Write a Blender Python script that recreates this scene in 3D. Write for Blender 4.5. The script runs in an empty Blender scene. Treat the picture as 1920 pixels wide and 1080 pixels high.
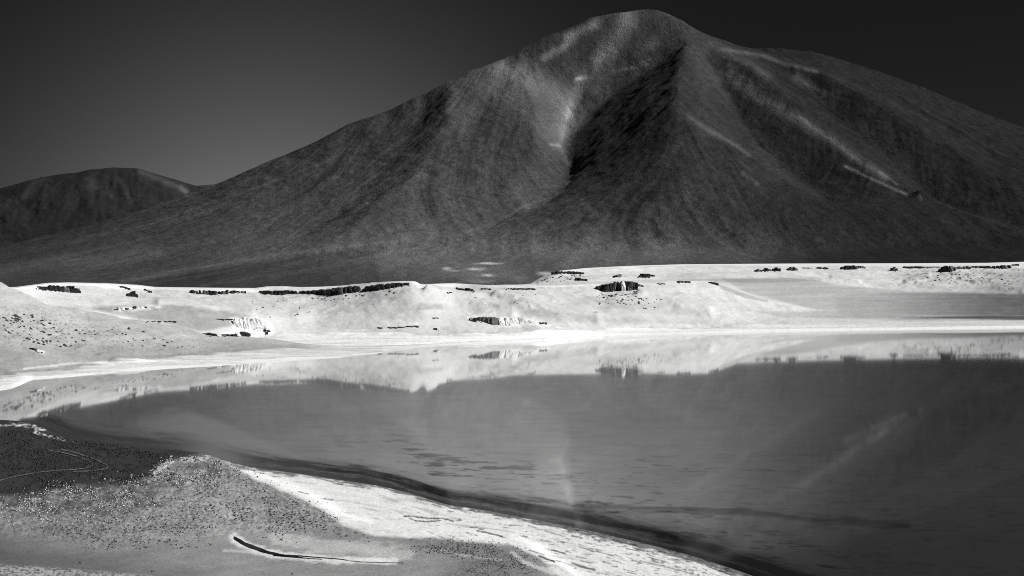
import bpy, math, random
import numpy as np
from mathutils import Vector, Matrix
from mathutils.bvhtree import BVHTree

random.seed(7)
rng = np.random.default_rng(7)
S = bpy.context.scene
COL = S.collection

# ------------------------------------------------------------------ camera, world, sun, exposure
F = 3045.0          # focal length in pixels of a 1920 wide picture
H = 70.0            # camera height above the lagoon, metres
YH = 540.0          # row of the level line of sight
cam_d = bpy.data.cameras.new('camera')
cam_d.sensor_width = 36.0
cam_d.lens = F / 1920.0 * 36.0
cam_d.clip_start = 1.0
cam_d.clip_end = 90000.0
cam = bpy.data.objects.new('camera', cam_d)
COL.objects.link(cam)
cam.location = (0, 0, H)
cam.rotation_euler = (math.radians(90), 0, 0)
S.camera = cam

SUN = Vector((0.77, -0.07, 0.63)).normalized()      # direction towards the sun
sun_el = math.asin(SUN.z)
sun_az = math.atan2(SUN.x, SUN.y)
sl = bpy.data.lights.new('sun', 'SUN')
sl.energy = 5.0
sl.angle = math.radians(0.5)
sl.color = (1.0, 0.995, 0.985)
so = bpy.data.objects.new('sun', sl)
COL.objects.link(so)
so.rotation_euler = SUN.to_track_quat('Z', 'Y').to_euler()

w = bpy.data.worlds.new('World')
S.world = w
w.use_nodes = True
nt = w.node_tree
nt.nodes.clear()
def wn(t, **k):
    n = nt.nodes.new(t)
    for a, b in k.items():
        setattr(n, a, b)
    return n
sky = wn('ShaderNodeTexSky', sky_type='NISHITA', sun_disc=False)
sky.sun_elevation = sun_el
sky.sun_rotation = sun_az
sky.altitude = 4300.0
sky.air_density = 1.0
sky.dust_density = 0.4
sep = wn('ShaderNodeSeparateColor')
nt.links.new(sky.outputs[0], sep.inputs[0])
# black-and-white film behind a red filter and a polariser: red part of the sky only, and a broad brighter quarter
tc = wn('ShaderNodeTexCoord')
nrm = wn('ShaderNodeVectorMath', operation='NORMALIZE')
nt.links.new(tc.outputs['Generated'], nrm.inputs[0])
dot = wn('ShaderNodeVectorMath', operation='DOT_PRODUCT')
D0 = Vector((-0.140, 1.0, 0.040)).normalized()
dot.inputs[1].default_value = D0
nt.links.new(nrm.outputs[0], dot.inputs[0])
mx = wn('ShaderNodeMath', operation='MAXIMUM'); mx.inputs[1].default_value = 0.0
nt.links.new(dot.outputs['Value'], mx.inputs[0])
pw = wn('ShaderNodeMath', operation='POWER'); pw.inputs[1].default_value = 105.0
nt.links.new(mx.outputs[0], pw.inputs[0])
ma = wn('ShaderNodeMath', operation='MULTIPLY_ADD')
SKY_LOBE, SKY_BASE = 0.47, 0.080
ma.inputs[1].default_value = SKY_LOBE; ma.inputs[2].default_value = SKY_BASE
nt.links.new(pw.outputs[0], ma.inputs[0])
mu = wn('ShaderNodeMath', operation='MULTIPLY')
nt.links.new(sep.outputs[0], mu.inputs[0]); nt.links.new(ma.outputs[0], mu.inputs[1])
bgn = wn('ShaderNodeBackground'); bgn.inputs['Strength'].default_value = 0.07
cmb = wn('ShaderNodeCombineColor')
for i in range(3):
    nt.links.new(mu.outputs[0], cmb.inputs[i])
nt.links.new(cmb.outputs[0], bgn.inputs['Color'])
wo = wn('ShaderNodeOutputWorld')
nt.links.new(bgn.outputs[0], wo.inputs[0])

S.view_settings.view_transform = 'Standard'
S.view_settings.look = 'None'
S.view_settings.gamma = 1.0
S.view_settings.exposure = 0.0
S.view_settings.use_curve_mapping = False
S.cycles.filter_width = 1.0
S.cycles.use_denoising = False
S.cycles.max_bounces = 4
S.cycles.diffuse_bounces = 2

# ------------------------------------------------------------------ noise and drawing helpers
def _h(ix, iy, seed):
    n = (ix.astype(np.int64) * 374761393 + iy.astype(np.int64) * 668265263 + seed * 1442695041) & 0xffffffff
    n = ((n ^ (n >> 13)) * 1274126177) & 0xffffffff
    n = n ^ (n >> 16)
    return (n & 0xffff) / 65535.0
def vnoise(x, y, seed=0):
    x = np.asarray(x, dtype=np.float64); y = np.asarray(y, dtype=np.float64)
    ix = np.floor(x); iy = np.floor(y)
    fx = x - ix; fy = y - iy
    fx = fx * fx * (3 - 2 * fx); fy = fy * fy * (3 - 2 * fy)
    a = _h(ix, iy, seed); b = _h(ix + 1, iy, seed); c = _h(ix, iy + 1, seed); d = _h(ix + 1, iy + 1, seed)
    return (a * (1 - fx) + b * fx) * (1 - fy) + (c * (1 - fx) + d * fx) * fy
def fbm(x, y, o=4, seed=0, g=0.5):
    r = 0; am = 1.0; t = 0
    for i in range(o):
        cs, sn = math.cos(0.6 * i), math.sin(0.6 * i)
        r = r + am * vnoise((x * cs - y * sn) * 2 ** i + 17.3 * i, (x * sn + y * cs) * 2 ** i - 9.1 * i, seed + i)
        t += am; am *= g
    return r / t            # 0..1
def fbs(x, y, o=4, seed=0, g=0.5):      # stretched noise: the octaves are not rotated
    r = 0; am = 1.0; t = 0
    for i in range(o):
        r = r + am * vnoise(x * 2 ** i + 17.3 * i, y * 2 ** i - 9.1 * i, seed + i)
        t += am; am *= g
    return r / t
def ss(a, b, x):
    t = np.clip((x - a) / (b - a), 0, 1)
    return t * t * (3 - 2 * t)
def ip(pts, x, k=1):
    return np.interp(x, [p[0] for p in pts], [p[k] for p in pts])
def pdist(px, py, line):
    """distance to a polyline and the parameter 0..1 along it"""
    best = np.full(np.shape(px), 1e9); par = np.zeros(np.shape(px))
    n = len(line) - 1
    for i in range(n):
        ax, ay = line[i][:2]; bx, by = line[i + 1][:2]
        dx, dy = bx - ax, by - ay
        t = np.clip(((px - ax) * dx + (py - ay) * dy) / (dx * dx + dy * dy + 1e-9), 0, 1)
        d = np.hypot(px - ax - t * dx, py - ay - t * dy)
        m = d < best
        best = np.where(m, d, best); par = np.where(m, (i + t) / n, par)
    return best, par
def inside(px, py, poly):
    r = np.zeros(np.shape(px), bool)
    n = len(poly)
    for i in range(n):
        x0, y0 = poly[i]; x1, y1 = poly[(i + 1) % n]
        c = ((y0 > py) != (y1 > py)) & (px < (x1 - x0) * (py - y0) / (y1 - y0 + 1e-12) + x0)
        r ^= c
    return r
def soft(px, py, poly, wdt):
    """1 inside a polygon, 0 outside, with an edge of the given width"""
    d, _ = pdist(px, py, list(poly) + [poly[0]])
    s = np.where(inside(px, py, poly), d, -d)
    return ss(-wdt, wdt, s)
def blur(a, n, axis):
    if n < 1: return a
    k = np.hanning(2 * n + 3)[1:-1]; k /= k.sum()
    p = [(0, 0)] * a.ndim; p[axis] = (n, n)
    b = np.pad(a, p, mode='edge')
    out = np.zeros_like(a)
    L = a.shape[axis]
    for i, kk in enumerate(k):
        sl_ = [slice(None)] * a.ndim; sl_[axis] = slice(i, i + L)
        out += kk * b[tuple(sl_)]
    return out
def cols(parts):
    """column positions: (from, to, step) pieces"""
    r = []
    for a, b, s in parts:
        r += list(np.arange(a, b, s))
    return np.array(r + [parts[-1][1]], dtype=float)
def to_world(px, D, z):
    return (px - 960.0) / F * D, D, z
def zof(py, D): return H - (py - YH) / F * D
def pyof(z, D): return YH + (H - z) / D * F

BV = []          # (vertices, polygons) of the ground sheets, for setting things down on them
def sheet(name, X, Y, Z, alb, mat, label=None, bv=True, kind='structure'):
    nr, nc = X.shape
    co = np.stack([X, Y, Z], -1).reshape(-1, 3).astype(np.float32)
    i = np.arange(nr * nc).reshape(nr, nc)
    q = np.stack([i[:-1, :-1], i[:-1, 1:], i[1:, 1:], i[1:, :-1]], -1).reshape(-1, 4)
    me = bpy.data.meshes.new(name)
    me.vertices.add(len(co)); me.vertices.foreach_set('co', co.ravel())
    me.loops.add(q.size); me.loops.foreach_set('vertex_index', q.ravel().astype(np.int32))
    me.polygons.add(len(q)); me.polygons.foreach_set('loop_start', np.arange(0, q.size, 4, dtype=np.int32))
    me.update(calc_edges=True)
    me.polygons.foreach_set('use_smooth', np.ones(len(q), dtype=bool))
    at = me.attributes.new('alb', 'FLOAT', 'POINT')
    at.data.foreach_set('value', np.ascontiguousarray(alb.reshape(-1), dtype=np.float32))
    me.materials.append(mat)
    o = bpy.data.objects.new(name, me)
    COL.objects.link(o)
    o['kind'] = kind
    if label: o['label'] = label
    if bv: BV.append((co.tolist(), q.tolist()))
    return o

# ------------------------------------------------------------------ materials
def mat_ground(name, s1, d1, s2, d2, var=0.25, rough=0.95, vscale=None, stretch=(1, 1, 1)):
    """diffuse earth: base colour from the ground's own albedo with grain; relief from two noises (scale per metre, depth in metres)"""
    m = bpy.data.materials.new(name); m.use_nodes = True
    n = m.node_tree.nodes; l = m.node_tree.links
    b = n['Principled BSDF']; b.inputs['Roughness'].default_value = rough
    b.inputs['Specular IOR Level'].default_value = 0.05
    a = n.new('ShaderNodeAttribute'); a.attribute_name = 'alb'
    g = n.new('ShaderNodeNewGeometry')
    mp = n.new('ShaderNodeMapping'); mp.inputs['Scale'].default_value = stretch
    l.new(g.outputs['Position'], mp.inputs['Vector'])
    def noise(s, det=5, r=0.6):
        t = n.new('ShaderNodeTexNoise'); t.inputs['Scale'].default_value = s
        t.inputs['Detail'].default_value = det; t.inputs['Roughness'].default_value = r
        l.new(mp.outputs['Vector'], t.inputs['Vector']); return t
    t1, t2 = noise(s1), noise(s2)
    tv = noise(vscale or s2 * 1.3, 3, 0.7)
    mr = n.new('ShaderNodeMapRange'); mr.inputs['From Min'].default_value = 0.25; mr.inputs['From Max'].default_value = 0.75
    mr.inputs['To Min'].default_value = 1 - var; mr.inputs['To Max'].default_value = 1 + var
    l.new(tv.outputs['Fac'], mr.inputs['Value'])
    k = n.new('ShaderNodeMath'); k.operation = 'MULTIPLY'
    l.new(a.outputs['Fac'], k.inputs[0]); l.new(mr.outputs[0], k.inputs[1])
    c = n.new('ShaderNodeCombineColor')
    for i in range(3): l.new(k.outputs[0], c.inputs[i])
    l.new(c.outputs[0], b.inputs['Base Color'])
    b1 = n.new('ShaderNodeBump'); b1.inputs['Distance'].default_value = d1; b1.inputs['Strength'].default_value = 1.0
    b2 = n.new('ShaderNodeBump'); b2.inputs['Distance'].default_value = d2; b2.inputs['Strength'].default_value = 1.0
    l.new(t1.outputs['Fac'], b1.inputs['Height']); l.new(t2.outputs['Fac'], b2.inputs['Height'])
    l.new(b1.outputs[0], b2.inputs['Normal']); l.new(b2.outputs[0], b.inputs['Normal'])
    return m
def mat_rock(name, v, var=0.35, scale=0.5, relief=0.5):
    m = bpy.data.materials.new(name); m.use_nodes = True
    n = m.node_tree.nodes; l = m.node_tree.links
    b = n['Principled BSDF']; b.inputs['Roughness'].default_value = 0.95
    b.inputs['Specular IOR Level'].default_value = 0.05
    g = n.new('ShaderNodeNewGeometry')
    t = n.new('ShaderNodeTexNoise'); t.inputs['Scale'].default_value = scale; t.inputs['Detail'].default_value = 6
    t.inputs['Roughness'].default_value = 0.65
    l.new(g.outputs['Position'], t.inputs['Vector'])
    mr = n.new('ShaderNodeMapRange'); mr.inputs['From Min'].default_value = 0.3; mr.inputs['From Max'].default_value = 0.7
    mr.inputs['To Min'].default_value = v * (1 - var); mr.inputs['To Max'].default_value = min(0.9, v * (1 + var))
    l.new(t.outputs['Fac'], mr.inputs['Value'])
    c = n.new('ShaderNodeCombineColor')
    for i in range(3): l.new(mr.outputs[0], c.inputs[i])
    l.new(c.outputs[0], b.inputs['Base Color'])
    bp = n.new('ShaderNodeBump'); bp.inputs['Distance'].default_value = relief
    l.new(t.outputs['Fac'], bp.inputs['Height']); l.new(bp.outputs[0], b.inputs['Normal'])
    return m
def mat_water(name, rough=0.029, relief=0.0024):
    m = bpy.data.materials.new(name); m.use_nodes = True
    n = m.node_tree.nodes; l = m.node_tree.links
    b = n['Principled BSDF']
    b.inputs['IOR'].default_value = 1.333
    b.inputs['Roughness'].default_value = rough
    a = n.new('ShaderNodeAttribute'); a.attribute_name = 'alb'
    c = n.new('ShaderNodeCombineColor')
    for i in range(3): l.new(a.outputs['Fac'], c.inputs[i])
    l.new(c.outputs[0], b.inputs['Base Color'])
    g = n.new('ShaderNodeNewGeometry')
    mp = n.new('ShaderNodeMapping'); mp.inputs['Scale'].default_value = (0.05, 0.35, 1)
    l.new(g.outputs['Position'], mp.inputs['Vector'])
    t = n.new('ShaderNodeTexNoise'); t.inputs['Scale'].default_value = 1.0; t.inputs['Detail'].default_value = 3
    l.new(mp.outputs['Vector'], t.inputs['Vector'])
    bp = n.new('ShaderNodeBump'); bp.inputs['Distance'].default_value = relief; bp.inputs['Strength'].default_value = 1.0
    l.new(t.outputs['Fac'], bp.inputs['Height']); l.new(bp.outputs[0], b.inputs['Normal'])
    return m

M_volc = mat_ground('volcanic_scree', 0.022, 11.0, 0.16, 4.5, 0.75, vscale=0.19)
M_far = mat_ground('far_scree', 0.006, 14.0, 0.03, 5.0, 0.20, vscale=0.02)
M_sand = mat_ground('pale_gravel', 0.06, 1.2, 0.35, 0.35, 0.10, vscale=0.5)
M_near = mat_ground('shore_gravel', 0.12, 0.35, 1.1, 0.16, 0.22, vscale=1.4)
M_lake = mat_water('milky_lagoon_water')
M_dark = mat_rock('dark_varnished_rock', 0.030, 0.5, 0.25, 0.8)
M_mid = mat_rock('grey_rock', 0.13, 0.5, 0.3, 0.8)
M_pale = mat_rock('pale_layered_rock', 0.74, 0.2, 0.3, 0.6)
M_boul = mat_rock('dark_boulder_rock', 0.06, 0.5, 0.6, 0.3)

# ------------------------------------------------------------------ volcano
SIL = [(-900, 590), (-600, 560), (-300, 520), (-100, 487), (0, 465), (150, 427), (250, 398), (330, 372), (380, 352), (410, 343), (450, 325), (500, 303), (550, 283),
       (600, 262), (640, 238), (660, 228), (700, 218), (740, 200), (800, 172), (835, 156), (855, 148), (876, 131), (885, 128), (905, 126), (925, 116), (945, 108), (980, 90),
       (1000, 80), (1020, 67), (1040, 60), (1055, 57), (1080, 45), (1108, 30), (1130, 26), (1180, 20), (1215, 17), (1232, 17), (1245, 21), (1270, 35), (1300, 52),
       (1325, 66), (1345, 76), (1390, 88), (1410, 91), (1460, 90), (1500, 95), (1530, 98), (1600, 118), (1700, 152), (1800, 192), (1860, 218), (1920, 240),
       (2100, 320), (2400, 430), (2700, 500), (3000, 560)]
SILD = [(-900, 6500), (-300, 7200), (0, 7600), (400, 8000), (850, 8300), (1100, 8500), (1230, 8620), (1300, 8620), (1400, 8900), (1500, 9100), (1700, 9050), (1920, 8800), (3000, 7800)]
# crests, gullies and the apron line of the cone: (column, row, distance) of points along each, set out in space by where they stand
LINES = [
    [(858, 149, 8295), (843, 185, 8050), (835, 230, 7790), (810, 290, 7450), (740, 370, 6850), (650, 430, 6350), (600, 472, 6000)],
    [(1138, 66, 8500), (1115, 100, 8430), (1090, 150, 8370), (1072, 200, 8220), (1058, 250, 8000), (1064, 310, 7640), (1058, 355, 7290), (1012, 388, 6930), (965, 402, 6780), (900, 435, 6420), (860, 468, 6050)],
    [(1275, 42, 8590), (1290, 76, 8450), (1281, 110, 8050), (1270, 160, 7660), (1262, 210, 7360), (1250, 280, 7040), (1236, 340, 6760), (1222, 400, 6450), (1200, 458, 6120)],
    [(1285, 86, 8420), (1226, 124, 8380), (1150, 178, 8290), (1100, 225, 8110), (1060, 252, 7995)],
    [(1262, 210, 7360), (1300, 235, 7270), (1345, 262, 7190), (1400, 292, 7100), (1440, 340, 6850), (1480, 400, 6500)],
    [(1320, 92, 8540), (1345, 150, 8310), (1380, 220, 7980), (1430, 280, 7610), (1500, 340, 7350), (1560, 392, 6950)],
    [(1345, 80, 8640), (1400, 120, 8350), (1470, 180, 8050), (1540, 236, 7750), (1610, 292, 7450), (1665, 335, 7200), (1710, 360, 7050), (1780, 392, 6800), (1900, 430, 6500)],
    [(1430, 108, 8650), (1500, 150, 8450), (1570, 215, 8070), (1640, 280, 7690), (1710, 340, 7380), (1740, 372, 7250), (1800, 396, 7000), (1920, 429, 6700)],
    [(1400, 96, 8750), (1470, 117, 8620), (1560, 148, 8400), (1660, 200, 8050), (1780, 275, 7650), (1900, 345, 7250), (2050, 420, 6700)],
    [(1560, 138, 8760), (1660, 184, 8520), (1780, 250, 8130), (1900, 320, 7720)],
    [(740, 202, 8240), (725, 240, 8080), (690, 290, 7830), (600, 370, 7300), (480, 440, 6700)],
    [(800, 186, 8270), (780, 240, 7960), (730, 310, 7570), (650, 390, 7060), (560, 452, 6480)],
    [(945, 120, 8360), (985, 160, 8150), (1010, 215, 7850), (1000, 290, 7450), (940, 370, 6950)],
    [(-500, 536, 5600), (0, 517, 5700), (300, 497, 5850), (600, 482, 5950), (900, 477, 6000), (1200, 470, 6050), (1500, 468, 6150), (1900, 462, 6250), (2300, 490, 6500)],
]
def lic(noise, gx, gy, steps, st):
    """smear a noise field up and down the slope (index-space unit direction gx, gy)"""
    nr, nc = noise.shape
    I, J = np.meshgrid(np.arange(nr, dtype=float), np.arange(nc, dtype=float), indexing='ij')
    acc = noise.copy(); n = 1.0
    for sg in (1, -1):
        y, x = I.copy(), J.copy()
        for k in range(steps):
            yi = np.clip(y, 0, nr - 1.01).astype(int); xi = np.clip(x, 0, nc - 1.01).astype(int)
            y = y + sg * st * gy[yi, xi]; x = x + sg * st * gx[yi, xi]
            yc = np.clip(y, 0, nr - 1.01); xc = np.clip(x, 0, nc - 1.01); y0 = yc.astype(int); x0 = xc.astype(int); fy = yc - y0; fx = xc - x0
            v = (noise[y0, x0] * (1 - fx) + noise[y0, x0 + 1] * fx) * (1 - fy) + (noise[y0 + 1, x0] * (1 - fx) + noise[y0 + 1, x0 + 1] * fx) * fy
            wk = 1 - (k + 1) / (steps + 1.0); acc += v * wk; n += wk
    a = acc / n; return (a - a.mean()) / a.std()
def upsample(f, xa, ya, xb, yb):
    """bilinear sampling of f on axes (xa, ya) at axes (xb, yb)"""
    ix = np.interp(xb, xa, np.arange(len(xa))); iy = np.interp(yb, ya, np.arange(len(ya)))
    x0 = np.clip(ix.astype(int), 0, len(xa) - 2); y0 = np.clip(iy.astype(int), 0, len(ya) - 2); fx = (ix - x0)[None]; fy = (iy - y0)[:, None]
    return (f[y0][:, x0] * (1 - fx) + f[y0][:, x0 + 1] * fx) * (1 - fy) + (f[y0 + 1][:, x0] * (1 - fx) + f[y0 + 1][:, x0 + 1] * fx) * fy
def volcano():
    # the skyline as a line in space
    gx = np.arange(-1500, 3600, 4.0)
    sil = ip(SIL, gx) + (fbm(gx / 22, gx * 0, 4, 3) - 0.5) * 3.0 * ss(800, 900, gx) + (fbm(gx / 60, gx * 0, 3, 5) - 0.5) * 2.0 + (fbm(gx / 9, gx * 0, 3, 6) - 0.5) * 3.0 * ss(820, 950, gx) * ss(1500, 1250, gx)
    sd = blur(ip(SILD, gx), 20, 0)
    L3 = []
    k = (gx >= -900) & (gx <= 2900)
    L3.append(np.stack([(gx[k] - 960) / F * sd[k], sd[k], zof(sil[k], sd[k])], 1))
    for ln in LINES:
        a = np.array(ln, float); t = np.linspace(0, len(a) - 1, 400); q = [np.interp(t, np.arange(len(a)), a[:, j]) for j in range(3)]
        q = [blur(v, 12, 0) for v in q]
        L3.append(np.stack([(q[0] - 960) / F * q[2], q[2], zof(q[1], q[2])], 1))
    # a stretched membrane over those lines, solved coarse to fine
    f = None
    for h, it in ((160, 400), (80, 300), (40, 260), (20, 200)):
        xa = np.arange(-6400, 7000 + 1, h, float); ya = np.arange(4000, 12640 + 1, h, float)
        if f is None: g = np.full((len(ya), len(xa)), 60.0)
        else: g = upsample(f, xo, yo, xa, ya)
        fix = np.zeros(g.shape, bool); val = np.zeros(g.shape); cnt = np.zeros(g.shape)
        for P in L3:
            n = int(np.hypot(*(P[1:, :2] - P[:-1, :2]).T).sum() / (h * .4)) + 2
            t = np.linspace(0, len(P) - 1, n); q = [np.interp(t, np.arange(len(P)), P[:, j]) for j in range(3)]
            j = np.rint((q[0] - xa[0]) / h).astype(int); i = np.rint((q[1] - ya[0]) / h).astype(int)
            ok = (i > 0) & (i < len(ya) - 1) & (j > 0) & (j < len(xa) - 1)
            np.add.at(val, (i[ok], j[ok]), q[2][ok]); np.add.at(cnt, (i[ok], j[ok]), 1); fix[i[ok], j[ok]] = True
        val = np.where(cnt > 0, val / np.maximum(cnt, 1), 0)
        edge = np.zeros(g.shape, bool); edge[ya < 4500] = True; edge[-1] = True; edge[:, 0] = True; edge[:, -1] = True
        g[edge] = 58.0; g[fix] = val[fix]; hold = fix | edge
        for _ in range(it):
            a = g.copy(); a[1:-1, 1:-1] = .25 * (g[:-2, 1:-1] + g[2:, 1:-1] + g[1:-1, :-2] + g[1:-1, 2:])
            g = np.where(hold, g, a)
        f, xo, yo = g, xa, ya
    f = blur(blur(f, 1, 0), 1, 1)
    # fine grid in view
    xs = np.concatenate([np.arange(-6000, -3000, 60), np.arange(-3000, 3000, 8.0), np.arange(3000, 6601, 60)])
    ys = np.concatenate([np.arange(4040, 4400, 30), np.arange(4400, 9240, 8.5), np.arange(9240, 12400, 90)])
    Z = upsample(f, xo, yo, xs, ys); Z = blur(blur(Z, 2, 0), 2, 1)
    X, Y = np.meshgrid(xs, ys)
    fx = np.arange(-3000, 3000, 8.0); fy = np.arange(4400, 9240, 8.5)
    zb = blur(blur(upsample(f, xo, yo, fx, fy), 5, 0), 5, 1)
    dy, dx = np.gradient(zb, 8.5, 8.0); sl_ = np.hypot(dx, dy) + 1e-6; ux, uy = dx / sl_, dy / sl_
    # bend the fall lines a little so that chutes wander
    FX, FY = np.meshgrid(fx, fy); bend = (fbm(FX / 260, FY / 260, 3, 12) - .5) * .7
    vx = ux * np.cos(bend) - uy * np.sin(bend); vy = ux * np.sin(bend) + uy * np.cos(bend)
    wn_ = rng.standard_normal(zb.shape)
    l1 = lic(wn_, vx, vy, 26, 1.0)
    w2 = blur(blur(rng.standard_normal(zb.shape), 4, 0), 4, 1); l2 = lic(w2 / w2.std(), vx, vy, 40, 1.6)
    w3 = blur(blur(rng.standard_normal(zb.shape), 10, 0), 10, 1); l3 = lic(w3 / w3.std(), vx, vy, 44, 2.6)
    up = lambda a: upsample(a, fx, fy, xs, ys)
    steep = up(ss(.12, .42, blur(blur(sl_, 4, 0), 4, 1)))
    l1, l2, l3 = up(l1), up(l2), up(l3)
    PX = X / Y * F + 960; PY = pyof(Z, Y)
    near_sky = ss(0, 60, np.interp(PX, gx, sd) - Y)          # leave the skyline where it is
    side = 1 - .55 * ss(900, 500, PX)
    rel = (-3.6 * np.abs(l3) + 2.4 * l3 - 1.5 * np.abs(l2) + .8 * l2 + .55 * l1) * steep * side + (fbm(X / 130, Y / 130, 6, 41, .56) - .5) * 36 * steep
    Z = Z + (rel + 5 * steep) * near_sky
    Z = Z + (9 * np.exp(-((PX - 1180) / 150) ** 2) + 4) * np.exp(-((np.interp(PX, gx, sd) - Y) / 60) ** 2) * ss(300, 900, PX) * ss(2100, 1700, PX)
    Z = Z - 45 * ss(4750, 4500, Y) * ss(-200, 300, X)
    Z = Z + (fbm(X / 50, Y / 50, 4, 42) - .5) * 5 * ss(60, 160, Z)
    bx, by = (1728 - 960) / F * 6950, 6950; Z = Z + 34 * np.exp(-(((X - bx) / 34) ** 2 + ((Y - by) / 60) ** 2))
    D = Y; PY = pyof(Z, D)
    t = np.clip((549 - PY) / 480.0, 0, 1)
    rr = np.hypot(PX - 1180, PY + 160)
    def fall(k, j, o, sd_, g=.6): return np.clip(.5 + .13 * (l1 if k > 4 else l2) + .10 * l3 * (k < 4) + .22 * (fbm(PX / (60 / k + 4), PY / (60 / k + 4), 3, sd_) - .5), 0, 1)
    # ---- albedo: dark scree, lighter gravel chutes, darker lava on the right shoulder
    A = np.full_like(PY, 0.045)
    A *= np.clip(1 + .08 * l2 + .05 * l3, .4, 1.8)
    A *= 0.70 + 0.6 * fbm(PX / 120, PY / 80, 4, 71)
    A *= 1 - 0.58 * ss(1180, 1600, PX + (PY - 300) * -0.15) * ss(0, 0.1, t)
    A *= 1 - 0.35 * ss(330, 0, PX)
    A *= 1 + 0.50 * np.exp(-((PX - 760) / 420) ** 2) * ss(540, 470, PY) * ss(150, 420, PY)
    A *= 1 + 1.0 * ss(400, 480, PY) * np.exp(-((PX - 1000) / 520) ** 2) + .45 * ss(400, 500, PY) * ss(500, 100, PX)
    grain = fbm(PX / 6, PY / 3.0, 3, 81); A *= 0.72 + 0.56 * grain
    mot = fbm((PX + PY * .6) / 11, (PY - PX * .35) / 5.5, 4, 83, .65); A *= 1 + .8 * (mot - .5) * ss(-.1, .3, t)
    A *= np.clip(1 + .12 * l1 * ss(0, .3, t), .4, 1.7)
    def streak(line, w0, w1, s, rag=0.6, sd_=0):
        d, p = pdist(PX, PY, line)
        wd = w0 + (w1 - w0) * p
        d = d + (fall(7, 30, 3, 90 + sd_) - 0.5) * wd * 1.4 * rag
        return s * np.exp(-(np.maximum(d, 0) / wd) ** 2) * (0.55 + 0.9 * fall(9, 22, 3, 95 + sd_))
    add = 0
    for i, (ln, w0, w1, s) in enumerate([
        ([(1176, 34), (1163, 60), (1138, 95), (1108, 130), (1080, 175), (1066, 215)], 18, 10, 0.13),
        ([(1118, 44), (1085, 60), (1062, 68)], 8, 6, 0.13),
        ([(1072, 75), (1050, 92), (1020, 108)], 8, 7, 0.12),
        ([(935, 124), (980, 138), (1030, 168), (1062, 205), (1062, 235)], 24, 24, 0.11),
        ([(880, 150), (960, 180), (1000, 220), (1040, 262)], 26, 24, 0.055),
        ([(1080, 149), (1090, 146), (1098, 147)], 3, 3, 0.30),
        ([(1068, 205), (1058, 238), (1052, 262), (1046, 272), (1060, 290), (1070, 312), (1062, 352)], 5, 3.5, 0.05),
        ([(1032, 271), (1050, 273)], 2, 2, 0.13),
        ([(1066, 355), (1040, 368), (985, 385), (968, 395), (960, 402)], 2, 2, 0.035),
        ([(960, 402), (925, 420), (870, 436)], 3, 4, 0.02),
        ([(1330, 82), (1420, 130), (1440, 142)], 9, 10, 0.03),
        ([(1355, 92), (1430, 104), (1470, 120), (1530, 134)], 4, 4, 0.05),
        ([(1370, 140), (1430, 185), (1500, 225), (1560, 262), (1610, 300), (1660, 333)], 14, 7, 0.058),
        ([(1500, 220), (1560, 262), (1600, 295)], 4, 4, 0.05),
        ([(1585, 312), (1640, 338), (1672, 352), (1700, 364)], 2.6, 2.6, 0.11),
        ([(1650, 322), (1682, 346)], 2.0, 2.0, 0.05),
        ([(1496, 145), (1520, 160), (1545, 176)], 9, 6, 0.045),
        ([(1290, 218), (1330, 245), (1380, 272), (1405, 292)], 5, 3, 0.045),
        ([(1395, 325), (1420, 345)], 4, 4, 0.06),
        ([(1210, 90), (1230, 78)], 9, 9, 0.045),
        ([(1150, 133), (1190, 126), (1215, 121)], 1.6, 1.6, 0.07),
        ([(1200, 119), (1222, 110)], 1.4, 1.4, 0.09),
        ([(1120, 110), (1155, 100), (1140, 135), (1115, 165)], 10, 10, 0.035),
        ([(845, 165), (850, 200), (880, 215), (860, 240)], 16, 20, 0.045),
        ([(1240, 330), (1255, 290), (1275, 270)], 6, 6, 0.03),
        ([(1722, 366), (1727, 372)], 3.5, 3.5, 0.07),
    ]):
        add = add + streak(ln, w0, w1, s, 0.7, i)
    A = A + add
    # lit facet line of the left flank painted into the albedo, faint lines at the base and pale pumice patches on the plain at the foot
    for ln, w0, s in [([(240, 430), (330, 405), (420, 372), (520, 340), (640, 290)], 2.5, 0.020), ([(230, 437), (340, 412), (450, 378)], 2, 0.012),
                      ([(0, 512), (60, 497), (160, 490), (300, 470)], 12, 0.02),
                      ([(230, 528), (330, 508), (480, 484), (640, 462), (760, 450)], 4, 0.030), ([(380, 536), (480, 520), (640, 498), (800, 480)], 3, 0.022),
                      ([(640, 490), (720, 480)], 2, 0.03), ([(1000, 470), (1280, 470), (1400, 482)], 14, 0.02)]:
        d, p = pdist(PX, PY + (fbm(PX / 40, PY / 20, 3, 7) - .5) * 6, ln); A = A + s * np.exp(-(d / w0) ** 2)
    for cx_, cy_, rx, ry, s in [(915, 494, 22, 1.8, 0.42), (893, 504.5, 14, 2.4, 0.40), (915, 516, 14, 2.2, 0.38), (838, 503, 7, 2.5, 0.35), (850, 507, 16, 2.0, 0.14),
                                (905, 511, 70, 16, 0.055), (905, 528, 24, 4, 0.10), (757, 516, 6, 8, 0.03), (1022, 513, 12, 3.5, 0.35), (1055, 498, 6, 3, 0.06), (975, 523, 14, 6, 0.05)]:
        e = ((PX - cx_ + (fbm(PX / 12, PY / 5, 3, 77) - 0.5) * 10) / rx) ** 2 + ((PY - cy_ + (fbm(PX / 14, PY / 4, 2, 78) - 0.5) * 3) / ry) ** 2
        A = A + s * np.exp(-e ** 1.3)
    d = PX * 0
    A *= 1 - .30 * soft(PX, PY, [(1072, 240), (1150, 180), (1288, 88), (1310, 180), (1300, 300), (1250, 380), (1150, 400), (1068, 360)], 16)  # deepens the shade of the left-facing wall beside the gully through its albedo
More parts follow.
